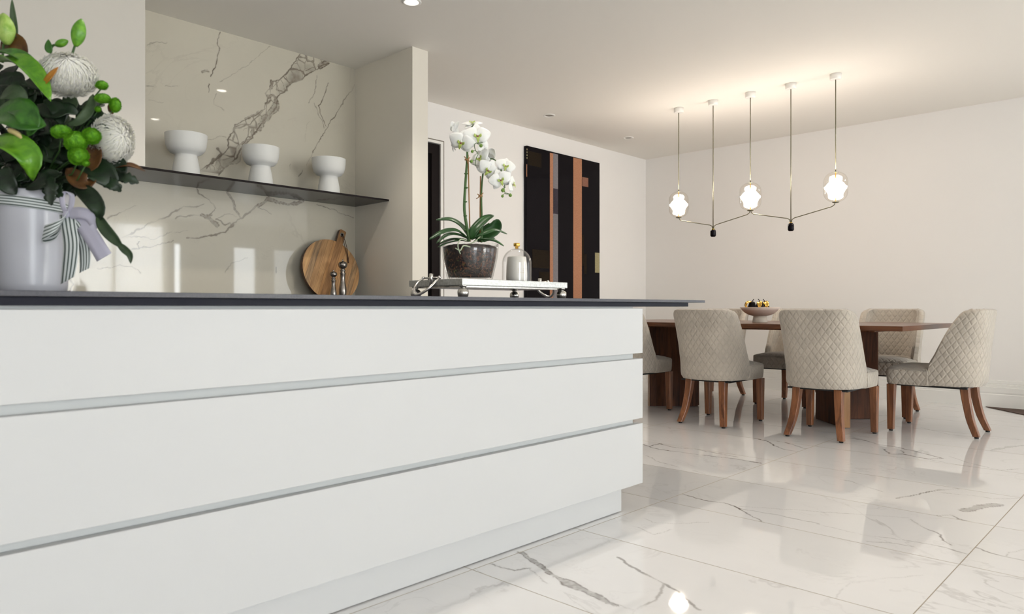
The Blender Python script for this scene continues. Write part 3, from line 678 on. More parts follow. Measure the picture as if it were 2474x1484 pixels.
def seat_vf():
    # rounded block, domed on top; its sides and top carry the quilting coordinates
    NX, NY = 22, 20; vs = []; uv = []; fs = []
    x0, y0, y1 = .247, -.16, .305
    def outline(s, z):
        """point on the rounded outline"""
    top = {}
    R = .045
    def pt(u, v, z):
        y = y0 + (y1-y0)*v; x = u*x0*(.80 if y < .012 else 1)
        y += -.014*(u*u) if v > .5 else 0
        # rounded front corners
        if v > .5:
            cx = x0-R; cy = y1-.014-R
            if abs(x) > cx and y > cy:
                dx = abs(x)-cx; dy = y-cy; l = max(dx, dy); h_ = math.hypot(dx, dy)
                if h_ > 0: k_ = l/h_; x = math.copysign(cx+dx*k_, x); y = cy+dy*k_
        return x, y
    for j in range(NY+1):
        for i in range(NX+1):
            u = i/NX*2-1; v = j/NY; u = math.copysign(abs(u)**.8, u)
            x, y = pt(u, v, 0)
            dome = (1-abs(u)**4) * (1-(2*v-1)**6 if v > .5 else 1)
            vs.append((x, y, .448 + .028*dome)); uv.append((x, y))
    W = NX+1
    for j in range(NY):
        for i in range(NX): a = j*W+i; fs.append((a, a+1, a+W+1, a+W))
    rim = [i for i in range(NX+1)] + [j*W+NX for j in range(1, NY+1)] + [NY*W+i for i in range(NX-1, -1, -1)] + [j*W for j in range(NY-1, 0, -1)]
    rows = [rim]; L = 0
    zz = [(.441, .006), (.430, .007), (.385, .006), (.345, .002), (.337, -.006)]
    arc = [0]
    for a, b in zip(rim, rim[1:]): L += (Vector(vs[a])-Vector(vs[b])).length; arc.append(L)
    for z, o in zz:
        row = []
        for q, a in enumerate(rim):
            x, y, _ = vs[a]; c = Vector((x, y-.07)); d = c.normalized()*o if c.length else c
            row.append(len(vs)); vs.append((x+d.x, y+d.y, z)); uv.append((arc[q], z))
        rows.append(row)
    for A, B in zip(rows[:-1], rows[1:]):
        n = len(A)
        for q in range(n): r = (q+1) % n; fs.append((A[q], B[q], B[r], A[r]))
    fs.append(tuple(rows[-1]))
    return vs, fs, uv
def leg_curve(pts, w0, w1, name, parent):
    P = spline(pts, 5); vs = []; fs = []
    for i, p in enumerate(P):
        u = i/(len(P)-1); h_ = (w0*(1-u)+w1*u)/2; c = h_*.18
        for dx, dy in ((h_-c,-h_),(h_,-h_+c),(h_,h_-c),(h_-c,h_),(-h_+c,h_),(-h_,h_-c),(-h_,-h_+c),(-h_+c,-h_)):
            vs.append((p[0]+dx, p[1]+dy, p[2]))
    n = len(P)
    for i in range(n-1):
        for k in range(8): j = (k+1) % 8; fs.append((i*8+j, i*8+k, (i+1)*8+k, (i+1)*8+j))
    fs.append(tuple(range(8))); fs.append(tuple(reversed(range((n-1)*8, n*8))))
    o = mesh(name, vs, fs, M_wal_leg, parent, False, local=True)
    e = P[-1]; vs2, fs2 = lathe_vf([(0,0), (.013,0), (.014,.008), (.013,.012), (0,.012)], (e[0], e[1], 0), 12)
    mesh('glide', vs2, fs2, M_rubber, o, True, local=True)
    return o
def make_chair():
    t = root('dining_chair', (0,0,0), 'x', 'chair', 'quilted velvet dining chairs')
    v, f, uv = shell_vf(); o = mesh('backrest', v, f, M_velvet, t, True, local=True, uvs=uv); auto(o, 55)
    v, f, uv = seat_vf(); o = mesh('seat', v, f, M_velvet, t, True, local=True, uvs=uv); auto(o, 60)
    # piping at the seam between seat and backrest wing
    for s in (-1, 1):
        vs, fs = tube_vf([(s*.2515, .030, z) for z in (.345, .38, .42, .452)], .0035, 6)
        mesh('piping', vs, fs, M_velplain, t, True, local=True)
    pl = [(-.20,-.17,.335),(.20,-.17,.335),(.235,.285,.335),(-.235,.285,.335)]
    bmx = bmesh.new(); bm_box(bmx, -.20, .20, -.20, .27, .326, .3365); bm_obj('dust_cover', bmx, M_rubber, t, local=True)
    for s in (-1, 1):
        leg_curve([(s*.222, .262, .336), (s*.223, .264, .18), (s*.224, .266, .012)], .054, .040, 'leg', t)
        leg_curve([(s*.138, -.175, .336), (s*.142, -.186, .25), (s*.156, -.212, .12), (s*.178, -.252, .012)], .056, .041, 'leg', t)
    return t
chair0 = make_chair()
R_ = math.radians
CH = [(5.135, 1.862, -90, 'taupe quilted dining chair with its back to the camera, nearest the island end of the view and right of the bowl'),
      (5.130, 2.690, -90, 'taupe quilted dining chair with its back to the camera, left of the pedestal bowl'),
      (5.150, 3.515, -90, 'taupe quilted dining chair mostly hidden behind the end of the kitchen island'),
      (5.850, 1.330, 0, 'pale quilted dining chair at the right-hand head of the walnut table, seen side-on'),
      (6.600, 3.490, 90, 'quilted dining chair on the wall side, its back showing left of the pedestal bowl'),
      (6.600, 2.715, 90, 'quilted dining chair on the wall side, its back just above the middle near chair'),
      (6.560, 1.905, 90, 'quilted dining chair on the wall side by the right pedestal, facing the camera')]
CH[0] = (*CH[0][:3], 'taupe quilted dining chair with its back to the camera, directly right of the pedestal bowl')
for i, (x, y, a, lab) in enumerate(CH):
    o = chair0 if i == 0 else copy_tree(chair0)
    o.location = (x, y, 0); o.rotation_euler = (0, 0, R_(a)); o['label'] = lab

# ================================================================ PENDANT LIGHT
PX = 5.80; PY = [3.426, 3.084, 2.74, 2.394, 2.042]
pen = root('pendant_light', (PX, 2.74, H), 'linear pendant of three glowing glass globes on five thin rods over the dining table', 'pendant light')
for i, y in enumerate(PY):
    lathe('canopy', [(0,0), (.043,0), (.043,-.040), (.041,-.043), (.036,-.044), (0,-.044)], (PX, y, H), M_trim, pen, 32)
    z1 = 1.944 if i % 2 == 0 else 1.575
    tube('rod', [(PX, y, H-.044), (PX, y, z1)], .0042, M_bronze, pen, 8)
BOT = 1.706; TOPZ = 1.942
for y in PY[::2]:
    r = .088; prof = []
    for k in range(0, 13):
        a = math.pi/2 * k/12; prof.append((r*math.sin(a)**.9 if k else .010, TOPZ - .075*(1-math.cos(a))))
    for k in range(1, 6): prof.append((r, TOPZ-.075 - .088*k/5))
    for k in range(1, 13):
        a = math.pi/2 * k/12; prof.append((max(r*math.cos(a)**.9, .010) if k < 12 else .010, TOPZ-.163 - .073*math.sin(a)))
    sh_ = lathe('glass_shade', prof, (PX, y, 0), M_shade, pen, 40)
    lathe('diffuser', [(0,.052), (.025,.050), (.045,.041), (.060,.026), (.072,.009), (.080,.002), (.083,.0), (.080,-.002), (.071,-.010), (.058,-.028), (.049,-.048), (.045,-.062), (.038,-.070), (0,-.072)], (PX, y, 1.824), M_bulb, sh_, 32)  # pointed glowing rim shapes in the flare of light inside the glass
    tube('stem', [(PX, y, 1.943), (PX, y, 1.875)], .0035, M_gold, sh_, 8); tube('stem', [(PX, y, 1.753), (PX, y, 1.706)], .0035, M_gold, sh_, 8)
    lathe('top_cap', [(0,.004), (.012,.003), (.014,-.002), (0,-.002)], (PX, y, TOPZ), M_bronze, sh_, 20)
    lathe('base_disc', [(0,-.006), (.020,-.005), (.027,0), (.028,.003), (0,.003)], (PX, y, BOT), M_bronze, sh_, 24)
for y in PY[1::2]:
    lathe('weight', [(0,.066), (.013,.065), (.020,.060), (.024,.050), (.0245,.012), (.020,.003), (.014,0), (0,0)], (PX, y, 1.506), M_blackgl, pen, 28)
    lathe('collar', [(0,.003), (.012,.003), (.013,0), (0,0)], (PX, y, 1.572), M_gold, pen, 20)
def arm(ya, yb):
    s = 1 if yb > ya else -1                                        # from globe (ya) down to weight (yb)
    pts = [(PX, ya+s*.006, BOT-.004), (PX, ya+s*.009, BOT-.018), (PX, ya+s*.030, BOT-.032), (PX, (ya+yb)/2, (BOT-.032+1.612)/2), (PX, yb-s*.030, 1.612), (PX, yb-s*.010, 1.598), (PX, yb-s*.007, 1.575)]
    P = [Vector(q) for q in pts]
    A = spline(P[:3], 6); B = spline(P[4:], 6)
    tube('arm', A + B, .0038, M_bronze, pen, 8)
for a, b in ((0,1), (2,1), (2,3), (4,3)): arm(PY[a], PY[b])

# ================================================================ BOWL WITH PEARS on the table
bc = atX(1836, 741, 5.70); BX, BY = 5.70, bc.y
bw = root('pedestal_bowl', (BX, BY, TZ), 'wide pale blush pedestal bowl on the walnut table, holding black pears', 'bowl')
lathe('bowl', [(0,.052), (.054,.053), (.085,.060), (.115,.076), (.140,.098), (.160,.124), (.156,.125), (.136,.102), (.110,.081), (.08,.066), (0,.060)], (BX, BY, TZ), mat('blush_ceramic', (.66,.56,.49), .55), bw, 48)
lathe('foot', [(0,0), (.062,0), (.062,.003), (.056,.028), (.051,.053), (0,.053)], (BX, BY, TZ), mat('cream_ceramic', (.70,.64,.56), .55), bw, 40)
def pear(px, dx, stem, leafside, lab):
    c = atX(px, 741, BX + dx); z0 = TZ + .074
    t_ = root('pear', (c.x, c.y, z0), lab, 'pear', 'black pears in the pedestal bowl')
    lathe('body', [(0,0), (.022,.003), (.036,.015), (.041,.032), (.038,.050), (.030,.068), (.026,.082), (.021,.093), (.010,.098), (0,.096)], (c.x, c.y, z0), M_black, t_, 24)
    tube('stem', spline([(c.x, c.y, z0+.094), (c.x, c.y+stem*.006, z0+.106), (c.x, c.y+stem*.016, z0+.118)], 4), .0032, M_black, t_, 6)
    L = leafside
    leaf('gold_leaf', [(c.x-.006, c.y+stem*.004, z0+.097), (c.x-.030, c.y+L*.020, z0+.090), (c.x-.040, c.y+L*.032, z0+.066), (c.x-.038, c.y+L*.020, z0+.042)], .020, (-1, L*.6, .4), M_gold, t_, cup=.3, nu=9)
pear(1817, -.01, -1, 1, 'black pear at the left of the bowl with a gold leaf on its left side')
pear(1836, -.055, 1, -.5, 'black pear in the middle of the bowl with a gold leaf facing the camera')
pear(1848, .03, 1, -1, 'black pear at the right of the bowl, half hidden behind the middle one')

# ================================================================ ARTWORK
YA = YB - .042
x0 = atY(1273, 500, YA).x; x1 = atY(1449, 500, YA).x
pa = root('framed_artwork', ((x0+x1)/2, YB-.02, .90), 'tall black glossy artwork with copper and grey vertical strips on the back wall', 'artwork')
box('panel', x0, x1, YA+.001, YB-.0015, .90, 2.513, M_blackgl, pa, .002)
def weave(name, a, b, rough=.5, metal=0):
    m = mat(name, a, rough, metal); t = NT(m); v = t.coords('Object', (260, 260, 40)); n = t.noise(v, 1.3, 3, .6)
    v2 = t.coords('Object', (30, 30, 300)); n2 = t.noise(v2, 1.1, 2, .6)
    t.col(t.ramp(t.math('ADD', t.math('MULTIPLY', n, .6), t.math('MULTIPLY', n2, .4)), [(.35, a), (.65, b)])); return m
M_cop = weave('copper_weave', (.28,.115,.055), (.48,.225,.12)); M_cop2 = weave('dark_copper_weave', (.16,.06,.035), (.27,.12,.07))
M_ger = weave('grey_weave', (.13,.12,.13), (.22,.205,.22)); M_gerd = weave('charcoal_weave', (.02,.017,.025), (.07,.06,.075))
M_olv = weave('olive_gold_weave', (.20,.17,.07), (.40,.35,.20)); M_dim = weave('dim_gold_weave', (.006,.004,.003), (.022,.014,.006))
for m_ in (M_dim, M_gerd): m_.node_tree.nodes['Principled BSDF'].inputs['Specular IOR Level'].default_value = .08
def strip(xa, xb, ya, yb, m, dy=0):
    A = atY(xa, ya, YA); B = atY(xb, yb, YA); xm = (xa+xb)/2; A.z = atY(xm, ya, YA).z; B.z = atY(xm, yb, YA).z
    box('strip', A.x, B.x, YA-.0015-dy, YA+.0008, max(B.z, .91), min(A.z, 2.505), m, pa)
strip(1328.5, 1336, 368, 760, M_cop); strip(1336.2, 1348, 370, 454, M_ger); strip(1336.2, 1348, 454, 515, M_gerd); strip(1336.2, 1348, 515, 760, M_ger)
strip(1385, 1405.5, 381, 520.8, M_cop); strip(1385, 1405.5, 520.8, 760, M_cop); strip(1406.5, 1421, 427, 449, M_cop2); strip(1437.5, 1448, 609, 657, M_olv)
strip(1406.5, 1410, 566, 640, M_dim); strip(1411, 1417, 612, 660, M_dim); strip(1276, 1308, 366, 400, M_dim); strip(1286, 1327, 602, 646, M_dim); strip(1303, 1327, 655, 700, M_dim)
strip(1271.8, 1273.2, 395, 425, M_cop); 
for k in range(4): strip(1272.4, 1274, 357+k*7, 361+k*7, M_olv)
# ================================================================ ON THE SHELF
VP = [(0,0), (.077,0), (.0795,.004), (.0785,.030), (.0735,.075), (.0655,.115), (.0615,.134), (.064,.140), (.090,.150), (.106,.170), (.1145,.198), (.1180,.232), (.1195,.262), (.1155,.2625), (.1105,.235), (.098,.185), (.07,.163), (0,.158)]
for (x, k, lab) in ((1.785, 1.0, 'white ceramic footed bowl on the black shelf, left of three'), (2.262, .985, 'white ceramic footed bowl on the black shelf, middle of three'), (2.77, .975, 'white ceramic footed bowl on the black shelf, nearest the side wall')):
    v = lathe('footed_bowl', [(r*k, z) for r, z in VP], (x, 4.42, 1.666), M_ceram, None, 56)
    tag(v, lab, 'bowl', 'white footed bowls on the shelf'); auto(v, 60)

# ================================================================ REAR COUNTER: board and mills
ang = R_(25); lean = math.atan2(.11, .46)
bo = root('cutting_board', (2.865, 4.50, .92), 'round wooden cutting board with a short handle, leaning on the splashback corner', 'cutting board')
BR = .232; T_ = .026
def b3(u, v, w_):                                                    # board plane: u right, v up, w towards the wall
    c = Vector((2.868, 4.484, .930)); up = Vector((0, math.sin(lean), math.cos(lean))); nr = Vector((0, math.cos(lean), -math.sin(lean)))
    return c + Vector((u, 0, 0)) + up * (v + BR) + nr * w_
def b3r(a, b, w_): return b3(a*math.cos(ang) + b*math.sin(ang), -a*math.sin(ang) + b*math.cos(ang), w_)
edges = [-BR, -.178, -.135, -.092, -.050, -.0275, .0275, .062, .105, .150, .192, BR]
for k, (a0, a1) in enumerate(zip(edges[:-1], edges[1:])):
    g = .0004; a0 += g; a1 -= g
    hnd = abs((a0+a1)/2) < .02
    pts = []
    nS = 8
    top = [(a0 + (a1-a0)*i/nS) for i in range(nS+1)]
    if hnd: up_ = [(a0, .338), (a0+.008, .345), (a1-.008, .345), (a1, .338)]
    else: up_ = [(a, math.sqrt(max(0, BR*BR-a*a))) for a in top]
    dn = [(a, -math.sqrt(max(0, BR*BR-a*a))) for a in reversed(top)]
    pts = up_ + dn
    cl = []
    for q in pts:
        if not cl or math.hypot(q[0]-cl[-1][0], q[1]-cl[-1][1]) > 1e-5: cl.append(q)
    if math.hypot(cl[0][0]-cl[-1][0], cl[0][1]-cl[-1][1]) < 1e-5: cl.pop()
    n = len(cl); vs = []
    # local frame of each stave follows the grain
    o = None
    loc = b3r((a0+a1)/2, 0, 0)
    for w_ in (0, T_):
        for a, b in cl: vs.append((a - (a0+a1)/2, w_, b))
    fs = [tuple(range(n)), tuple(range(2*n-1, n-1, -1))] + [(i, n+i, n+(i+1) % n, (i+1) % n) for i in range(n)]
    o = mesh('stave', vs, fs, M_stave[[1,4,0,1,3,2,3,1,0,4,1][k]], None, local=True)
    o.data.materials.append(M_edge)
    for pz in o.data.polygons:
        if pz.index >= 1: pz.material_index = 1
    X_ = (b3r(1,0,0) - b3r(0,0,0)); Z_ = (b3r(0,1,0) - b3r(0,0,0)); Y_ = (b3r(0,0,1) - b3r(0,0,0))
    M = Matrix((X_, Y_, Z_)).transposed().to_4x4(); M.translation = loc - bo.location
    o.parent = bo; o.matrix_local = M
def ringmesh(name, c, ax, r0, r1, th, m, parent, n=24):
    ax = Vector(ax).normalized(); s = ax.cross(Vector((0,0,1))).normalized(); u = s.cross(ax); c = Vector(c); vs = []; fs = []
    for (r, w_) in ((r0,0),(r1,0),(r1,th),(r0,th)):
        for i in range(n):
            a = 2*math.pi*i/n; vs.append(c + (s*math.cos(a)+u*math.sin(a))*r + ax*w_)
    for q in range(4):
        for i in range(n): j = (i+1) % n; p_ = (q+1) % 4; fs.append((q*n+i, q*n+j, p_*n+j, p_*n+i))
    return mesh(name, vs, fs, m, parent, False)
nr = (b3(0,0,1)-b3(0,0,0))
ringmesh('eyelet', b3r(0, .305, -.0025), nr, .0095, .0175, .003, M_silver, bo)
vs, fs = lathe_vf([(0,0),(.0098,0)], (0,0,0), 20)
hole_dark = mesh('hole_dark', [b3r(x, .305+y, -.0008) for x, y, z in vs], fs, M_black, bo)  # black disc on the uncut handle paints the shade inside the cord hole
cord = spline([b3r(0,.305,-.001), b3r(.004,.292,-.012), b3r(.012,.27,-.013), b3r(.040,.225,-.012), b3r(.085,.16,-.010), b3r(.092,.145,-.009)], 5)
cord2 = spline([b3r(0,.305,-.001), b3r(.012,.288,-.013), b3r(.035,.255,-.014), b3r(.062,.215,-.013), b3r(.082,.17,-.011), b3r(.090,.148,-.010)], 5)
M_cord = mat('brown_leather_cord', (.07,.028,.012), .6)
tube('cord', cord, .0022, M_cord, bo, 6); tube('cord', cord2, .0022, M_cord, bo, 6)
tube('cord', [b3r(.084,.165,-.012), b3r(.094,.140,-.012), b3r(.106,.112,-.010)], [.003,.0065,.0045], M_cord, bo, 8)
def mill(px, h_, lab):
    c = atY(px, 700, 4.385); k = h_/.300
    P_ = [(0,0), (.026,0), (.0275,.004), (.0275,.014), (.024,.018), (.0255,.024), (.0255,.034), (.0225,.038), (.0245,.050), (.0275,.075), (.0268,.095), (.022,.125), (.0172,.155), (.0165,.175), (.018,.196), (.0205,.205), (.0215,.211), (.0165,.214), (.0165,.222), (.0195,.226), (.0195,.233), (.0135,.236), (.0135,.240),
          (.022,.246), (.0295,.256), (.0325,.266), (.0318,.276), (.026,.286), (.017,.2915), (.007,.293), (.0048,.296), (.0062,.301), (.0052,.306), (0,.3085)]
    m_ = root('pepper_mill', (c.x, c.y, .92), lab, 'mill', 'pewter mills before the cutting board')
    lathe('body', [(r*(k**.75), z*k) for r, z in P_[:19]], (c.x, c.y, .92), M_pewter, m_, 36)
    lathe('head', [(r*(k**.75), z*k) for r, z in P_[18:]], (c.x, c.y, .92), M_pewter, m_, 36)
mill(828, .298, 'taller pewter mill standing before the round board'); mill(805.5, .222, 'shorter pewter mill standing left of the tall one')

# ================================================================ TRAY on the island
ZS = .92; A_ = (1.672, 2.242, 1.83, 2.124); ZT = .985
tr = root('serving_tray', (1.957, 1.977, ZS), 'silver footed serving tray with ring handles on the island worktop', 'tray')
box('tray_top', A_[0], A_[1], A_[2], A_[3], .962, ZT, M_tray, tr, .0012)
box('underplate', A_[0]+.03, A_[1]-.03, A_[2]+.02, A_[3]-.02, .956, .9618, M_silver, tr)
FP = [(0,0), (.014,0), (.0175,.003), (.0195,.012), (.0198,.018), (.0185,.025), (.0150,.028), (.0150,.0295), (.0085,.032), (.0085,.034), (.0125,.0365), (.0125,.0385), (.0165,.042), (0,.042)]
for x in (A_[0]+.018, A_[1]-.018):
    for y in (A_[2]+.016, A_[3]-.018): lathe('foot', FP, (x, y, ZS), M_silver, tr, 28)
for x, s, yc in ((A_[0], -1, 1.985), (A_[1], 1, 1.985)):
    h_ = lathe('handle_post', [(0,0), (.0078,0), (.0078,.046), (.0068,.0475), (0,.0475)], (x + s*.0085, yc, .9585), M_silver, tr, 20)
    px_ = x + s*.0085
    tube('pivot_bar', [(px_, yc-.048, .9905), (px_, yc+.048, .9905)], .0032, M_silver, h_, 10)
    for e in (-1, 1):
        vs, fs = lathe_vf([(0,-.006), (.004,-.005), (.0062,0), (.004,.005), (0,.006)], (px_, yc+e*.045, .9915), 12); mesh('knuckle', vs, fs, M_chrome, h_, True)
    pts = [(px_+s*.000, yc-.044, .990), (px_+s*.020, yc-.047, .976), (px_+s*.042, yc-.040, .953), (px_+s*.057, yc-.018, .936), (px_+s*.062, yc+.004, .930), (px_+s*.057, yc+.024, .937), (px_+s*.042, yc+.042, .954), (px_+s*.020, yc+.047, .976), (px_, yc+.044, .990)]
    P_ = spline(pts, 6); tube('ring', P_, [.0032 + .0022*math.sin(math.pi*i/(len(P_)-1)) for i in range(len(P_))], M_chrome, h_, 10)

# ================================================================ ORCHID
OX, OY = 1.815, 1.945; OD = OX*FW[0] + OY*FW[1]
orc = root('potted_orchid', (OX, OY, ZT), 'white moth orchid with two stems in a clear glass bowl of bark', 'potted plant')
BP_ = [(0,.004), (.070,.004), (.080,.0), (.084,.006), (.0935,.045), (.101,.080), (.1045,.110), (.1055,.133), (.1015,.1335), (.1005,.110), (.097,.082), (.0895,.047), (.080,.012), (.070,.009), (0,.009)]
lathe('glass_bowl', BP_, (OX, OY, ZT), M_glass, orc, 56)
# bark fill: a lumpy dark core with chips and moss strands in front of it
M_bark = mat('dark_bark', (.03,.016,.010), .9); t = NT(M_bark); v = t.coords('Object'); n = t.noise(v, 75, 5, .7)
t.col(t.ramp(n, [(.32, (.006,.003,.002)), (.55, (.035,.017,.010)), (.72, (.13,.058,.028))])); t.bump(n, 1.0, .01)
vs, fs = lathe_vf([(0,.010), (.076,.012), (.086,.047), (.0935,.082), (.0985,.112), (.0990,.122), (.080,.128), (.04,.131), (0,.132)], (OX, OY, ZT), 56)
vs = [tuple(Vector(p) + Vector((rnd.uniform(-1,1), rnd.uniform(-1,1), rnd.uniform(-.6,.6)))*.0016) for p in vs]
core = mesh('bark', vs, fs, M_bark, orc, True)
def chips(name, n, m, rs, ln, wd):
    V = []; F = []
    for _ in range(n):
        a = rnd.uniform(0, 2*math.pi); z = rnd.uniform(.012, .112); r = float(np.interp(z, [.012,.047,.082,.112], [.0775,.0868,.0943,.0975]))
        c = Vector((OX + r*math.cos(a), OY + r*math.sin(a), ZT+z)); tg = Vector((-math.sin(a), math.cos(a), 0)); b = rnd.uniform(-1.5, 1.5)
        d = (tg*math.cos(b) + Vector((0,0,1))*math.sin(b)); s = (tg*-math.sin(b) + Vector((0,0,1))*math.cos(b)); l = rnd.uniform(.4, 1)*ln; w_ = rnd.uniform(.5,1)*wd
        nrm = Vector((math.cos(a), math.sin(a), 0)); k = len(V)
        V += [c-d*l, c-s*w_*.6+nrm*.0008, c+d*l+s*w_*.4, c+s*w_+nrm*.0012, c - nrm*.002]
        F += [(k,k+1,k+2,k+3), (k,k+4,k+1), (k+1,k+4,k+2), (k+2,k+4,k+3), (k+3,k+4,k)]
    o = mesh(name, V, F, m, orc); o['kind'] = 'stuff'; return o
chips('bark_chips', 420, mat('red_brown_bark', (.13,.045,.02), .85), None, .011, .0035)
chips('bark_shreds', 260, mat('light_bark', (.30,.13,.055), .85), None, .009, .0012)
chips('dark_bark_chips', 400, mat('black_bark', (.006,.004,.003), .85), None, .010, .005)
chips('moss_flecks', 46, mat('moss_green', (.14,.18,.03), .85), None, .008, .0025)
M_orleaf = mat('orchid_leaf_green', (.022,.085,.022), .32, spec=.5); t = NT(M_orleaf); v = t.coords('Object', (12, 12, 12)); t.col(t.ramp(t.noise(v, 2, 3), [(.3, (.012,.050,.014)), (.7, (.035,.120,.028))]))
def O(px, py, dd=0): return at(px, py, OD + dd)
lf = lambda u: (min(1, u*5+.25) * (1 - max(0, u-.55)**2*3.6)) * (1 if u < .97 else .55)
for pts, W_, up in [
    ([(1134,574,0), (1116,549,.005), (1090,532,.0), (1054,530,-.01)], .022, (.1,-.6,1)),
    ([(1130,576,-.02), (1104,557,-.05), (1072,560,-.08), (1038,577,-.10)], .015, (.2,-.5,1)),
    ([(1132,576,-.01), (1104,566,-.03), (1080,568,-.05), (1055,586,-.06)], .013, (0,-.4,1)),
    ([(1131,580,-.03), (1112,580,-.06), (1085,585,-.07), (1058,596,-.08)], .013, (0,-.2,1)),
    ([(1136,576,.0), (1150,552,.0), (1172,530,.02), (1193,519,.03)], .020, (-.6,-.5,.8)),
    ([(1150,578,.06), (1182,560,.06), (1198,548,.06), (1203,528,.06)], .030, (-.9,-.4,.1)),
    ([(1140,578,-.03), (1165,566,-.04), (1195,556,-.03), (1225,564,-.02)], .014, (.1,-.6,1)),
    ([(1145,582,-.05), (1170,578,-.07), (1195,582,-.08), (1217,593,-.08)], .015, (0,-.3,1)),
    ([(1128,582,.05), (1105,578,.07), (1085,580,.08), (1062,588,.08)], .02, (0,-.3,1)),
    ([(1156,583,.05), (1166,578,.07), (1178,580,.08), (1196,574,.09)], .022, (0,-.3,1))]:
    leaf('leaf', [O(*p) for p in pts], W_, up, M_orleaf, orc, cup=.35, nu=15, wf=lf, th=.002)
M_stem = mat('orchid_stem_green', (.05,.12,.025), .5); M_stake = mat('bamboo_stake', (.38,.19,.065), .6); M_root = mat('aerial_root', (.45,.52,.36), .6)
st1 = spline([O(1133,582), O(1129,553), O(1122,505), O(1124,450), O(1127,405), O(1129,375), O(1129,340), O(1137,310), O(1145,300)], 5)
tube('flower_stem', st1, [.0062 - .0036*i/(len(st1)-1) for i in range(len(st1))], M_stem, orc, 8)
st2 = spline([O(1163,584,.03), O(1164,526,.03), O(1163,470,.03), O(1166,425,.03), O(1172,398,.02), O(1186,382,.01), O(1203,392,.0), O(1216,425,-.01), O(1220,452,-.01)], 5)
tube('flower_stem', st2, [.0042 - .0026*i/(len(st2)-1) for i in range(len(st2))], M_stem, orc, 8)
tube('stake', [O(1136,582,.01), O(1133,470,.01), O(1131,372,.01)], .0024, M_stake, orc, 8); tube('stake', [O(1160,582,.04), O(1160,500,.035), O(1161,424,.035)], .0024, M_stake, orc, 8)
for k in (555, 520, 486, 452, 418): 
    q = O(1124 if k > 460 else 1126, k); lathe('node', [(0,-.004), (.0072,-.001), (.0075,.002), (0,.005)], q, M_stem, orc, 12)
for c_, s_ in ((O(1128,384,-.004), -1), (O(1161,472,.03), 1)):
    for e in ((-.012*s_, .008), (.010*s_, .012), (-.016*s_, -.010), (.004, -.016)):
        tube('raffia_tie', [c_ + Vector((-.003,-.003,0)), c_ + Vector((RT[0]*e[0], RT[1]*e[0], e[1]))], .0017, M_stake, orc, 5)
    ringmesh('raffia_tie', c_ - Vector((0,0,.002)), (0.02,0,1), .0060, .0085, .004, M_stake, orc, 12)
for pts in ([(1127,580,-.07), (1113,577,-.10), (1106,592,-.115), (1112,612,-.105)], [(1100,598,-.11), (1112,603,-.115), (1120,592,-.11), (1136,595,-.10)], [(1134,588,-.08), (1150,580,-.08), (1160,570,-.04)]):
    P_ = spline([O(*p) for p in pts], 6); tube('aerial_root', P_, .0022, M_root, orc, 8)
M_pet = mat('orchid_petal_white', (.86,.86,.83), .45, sss=.25); M_lip = mat('orchid_lip_green', (.42,.52,.12), .5); M_throat = mat('orchid_throat_red', (.22,.05,.05), .5); M_budg = mat('orchid_bud_green', (.13,.24,.03), .45)
M_petb = M_pet
def petal_vf(o_, d, nrm, L, W_, cup=.25, tip=1.0, sh_=.62):
    """rounded petal from o_ along d"""
    d = Vector(d).normalized(); nrm = (Vector(nrm) - d*d.dot(Vector(nrm))).normalized()
    pts = [o_, o_ + d*L*.5 + nrm*L*.06, o_ + d*L - nrm*L*.10*cup*4]
    return leaf_vf(pts, W_, nrm, cup=-cup*.5, nu=10, nv=6, wf=lambda u: math.sin(math.pi*min(1, u**sh_*.985+.008))**.62, th=.0006)
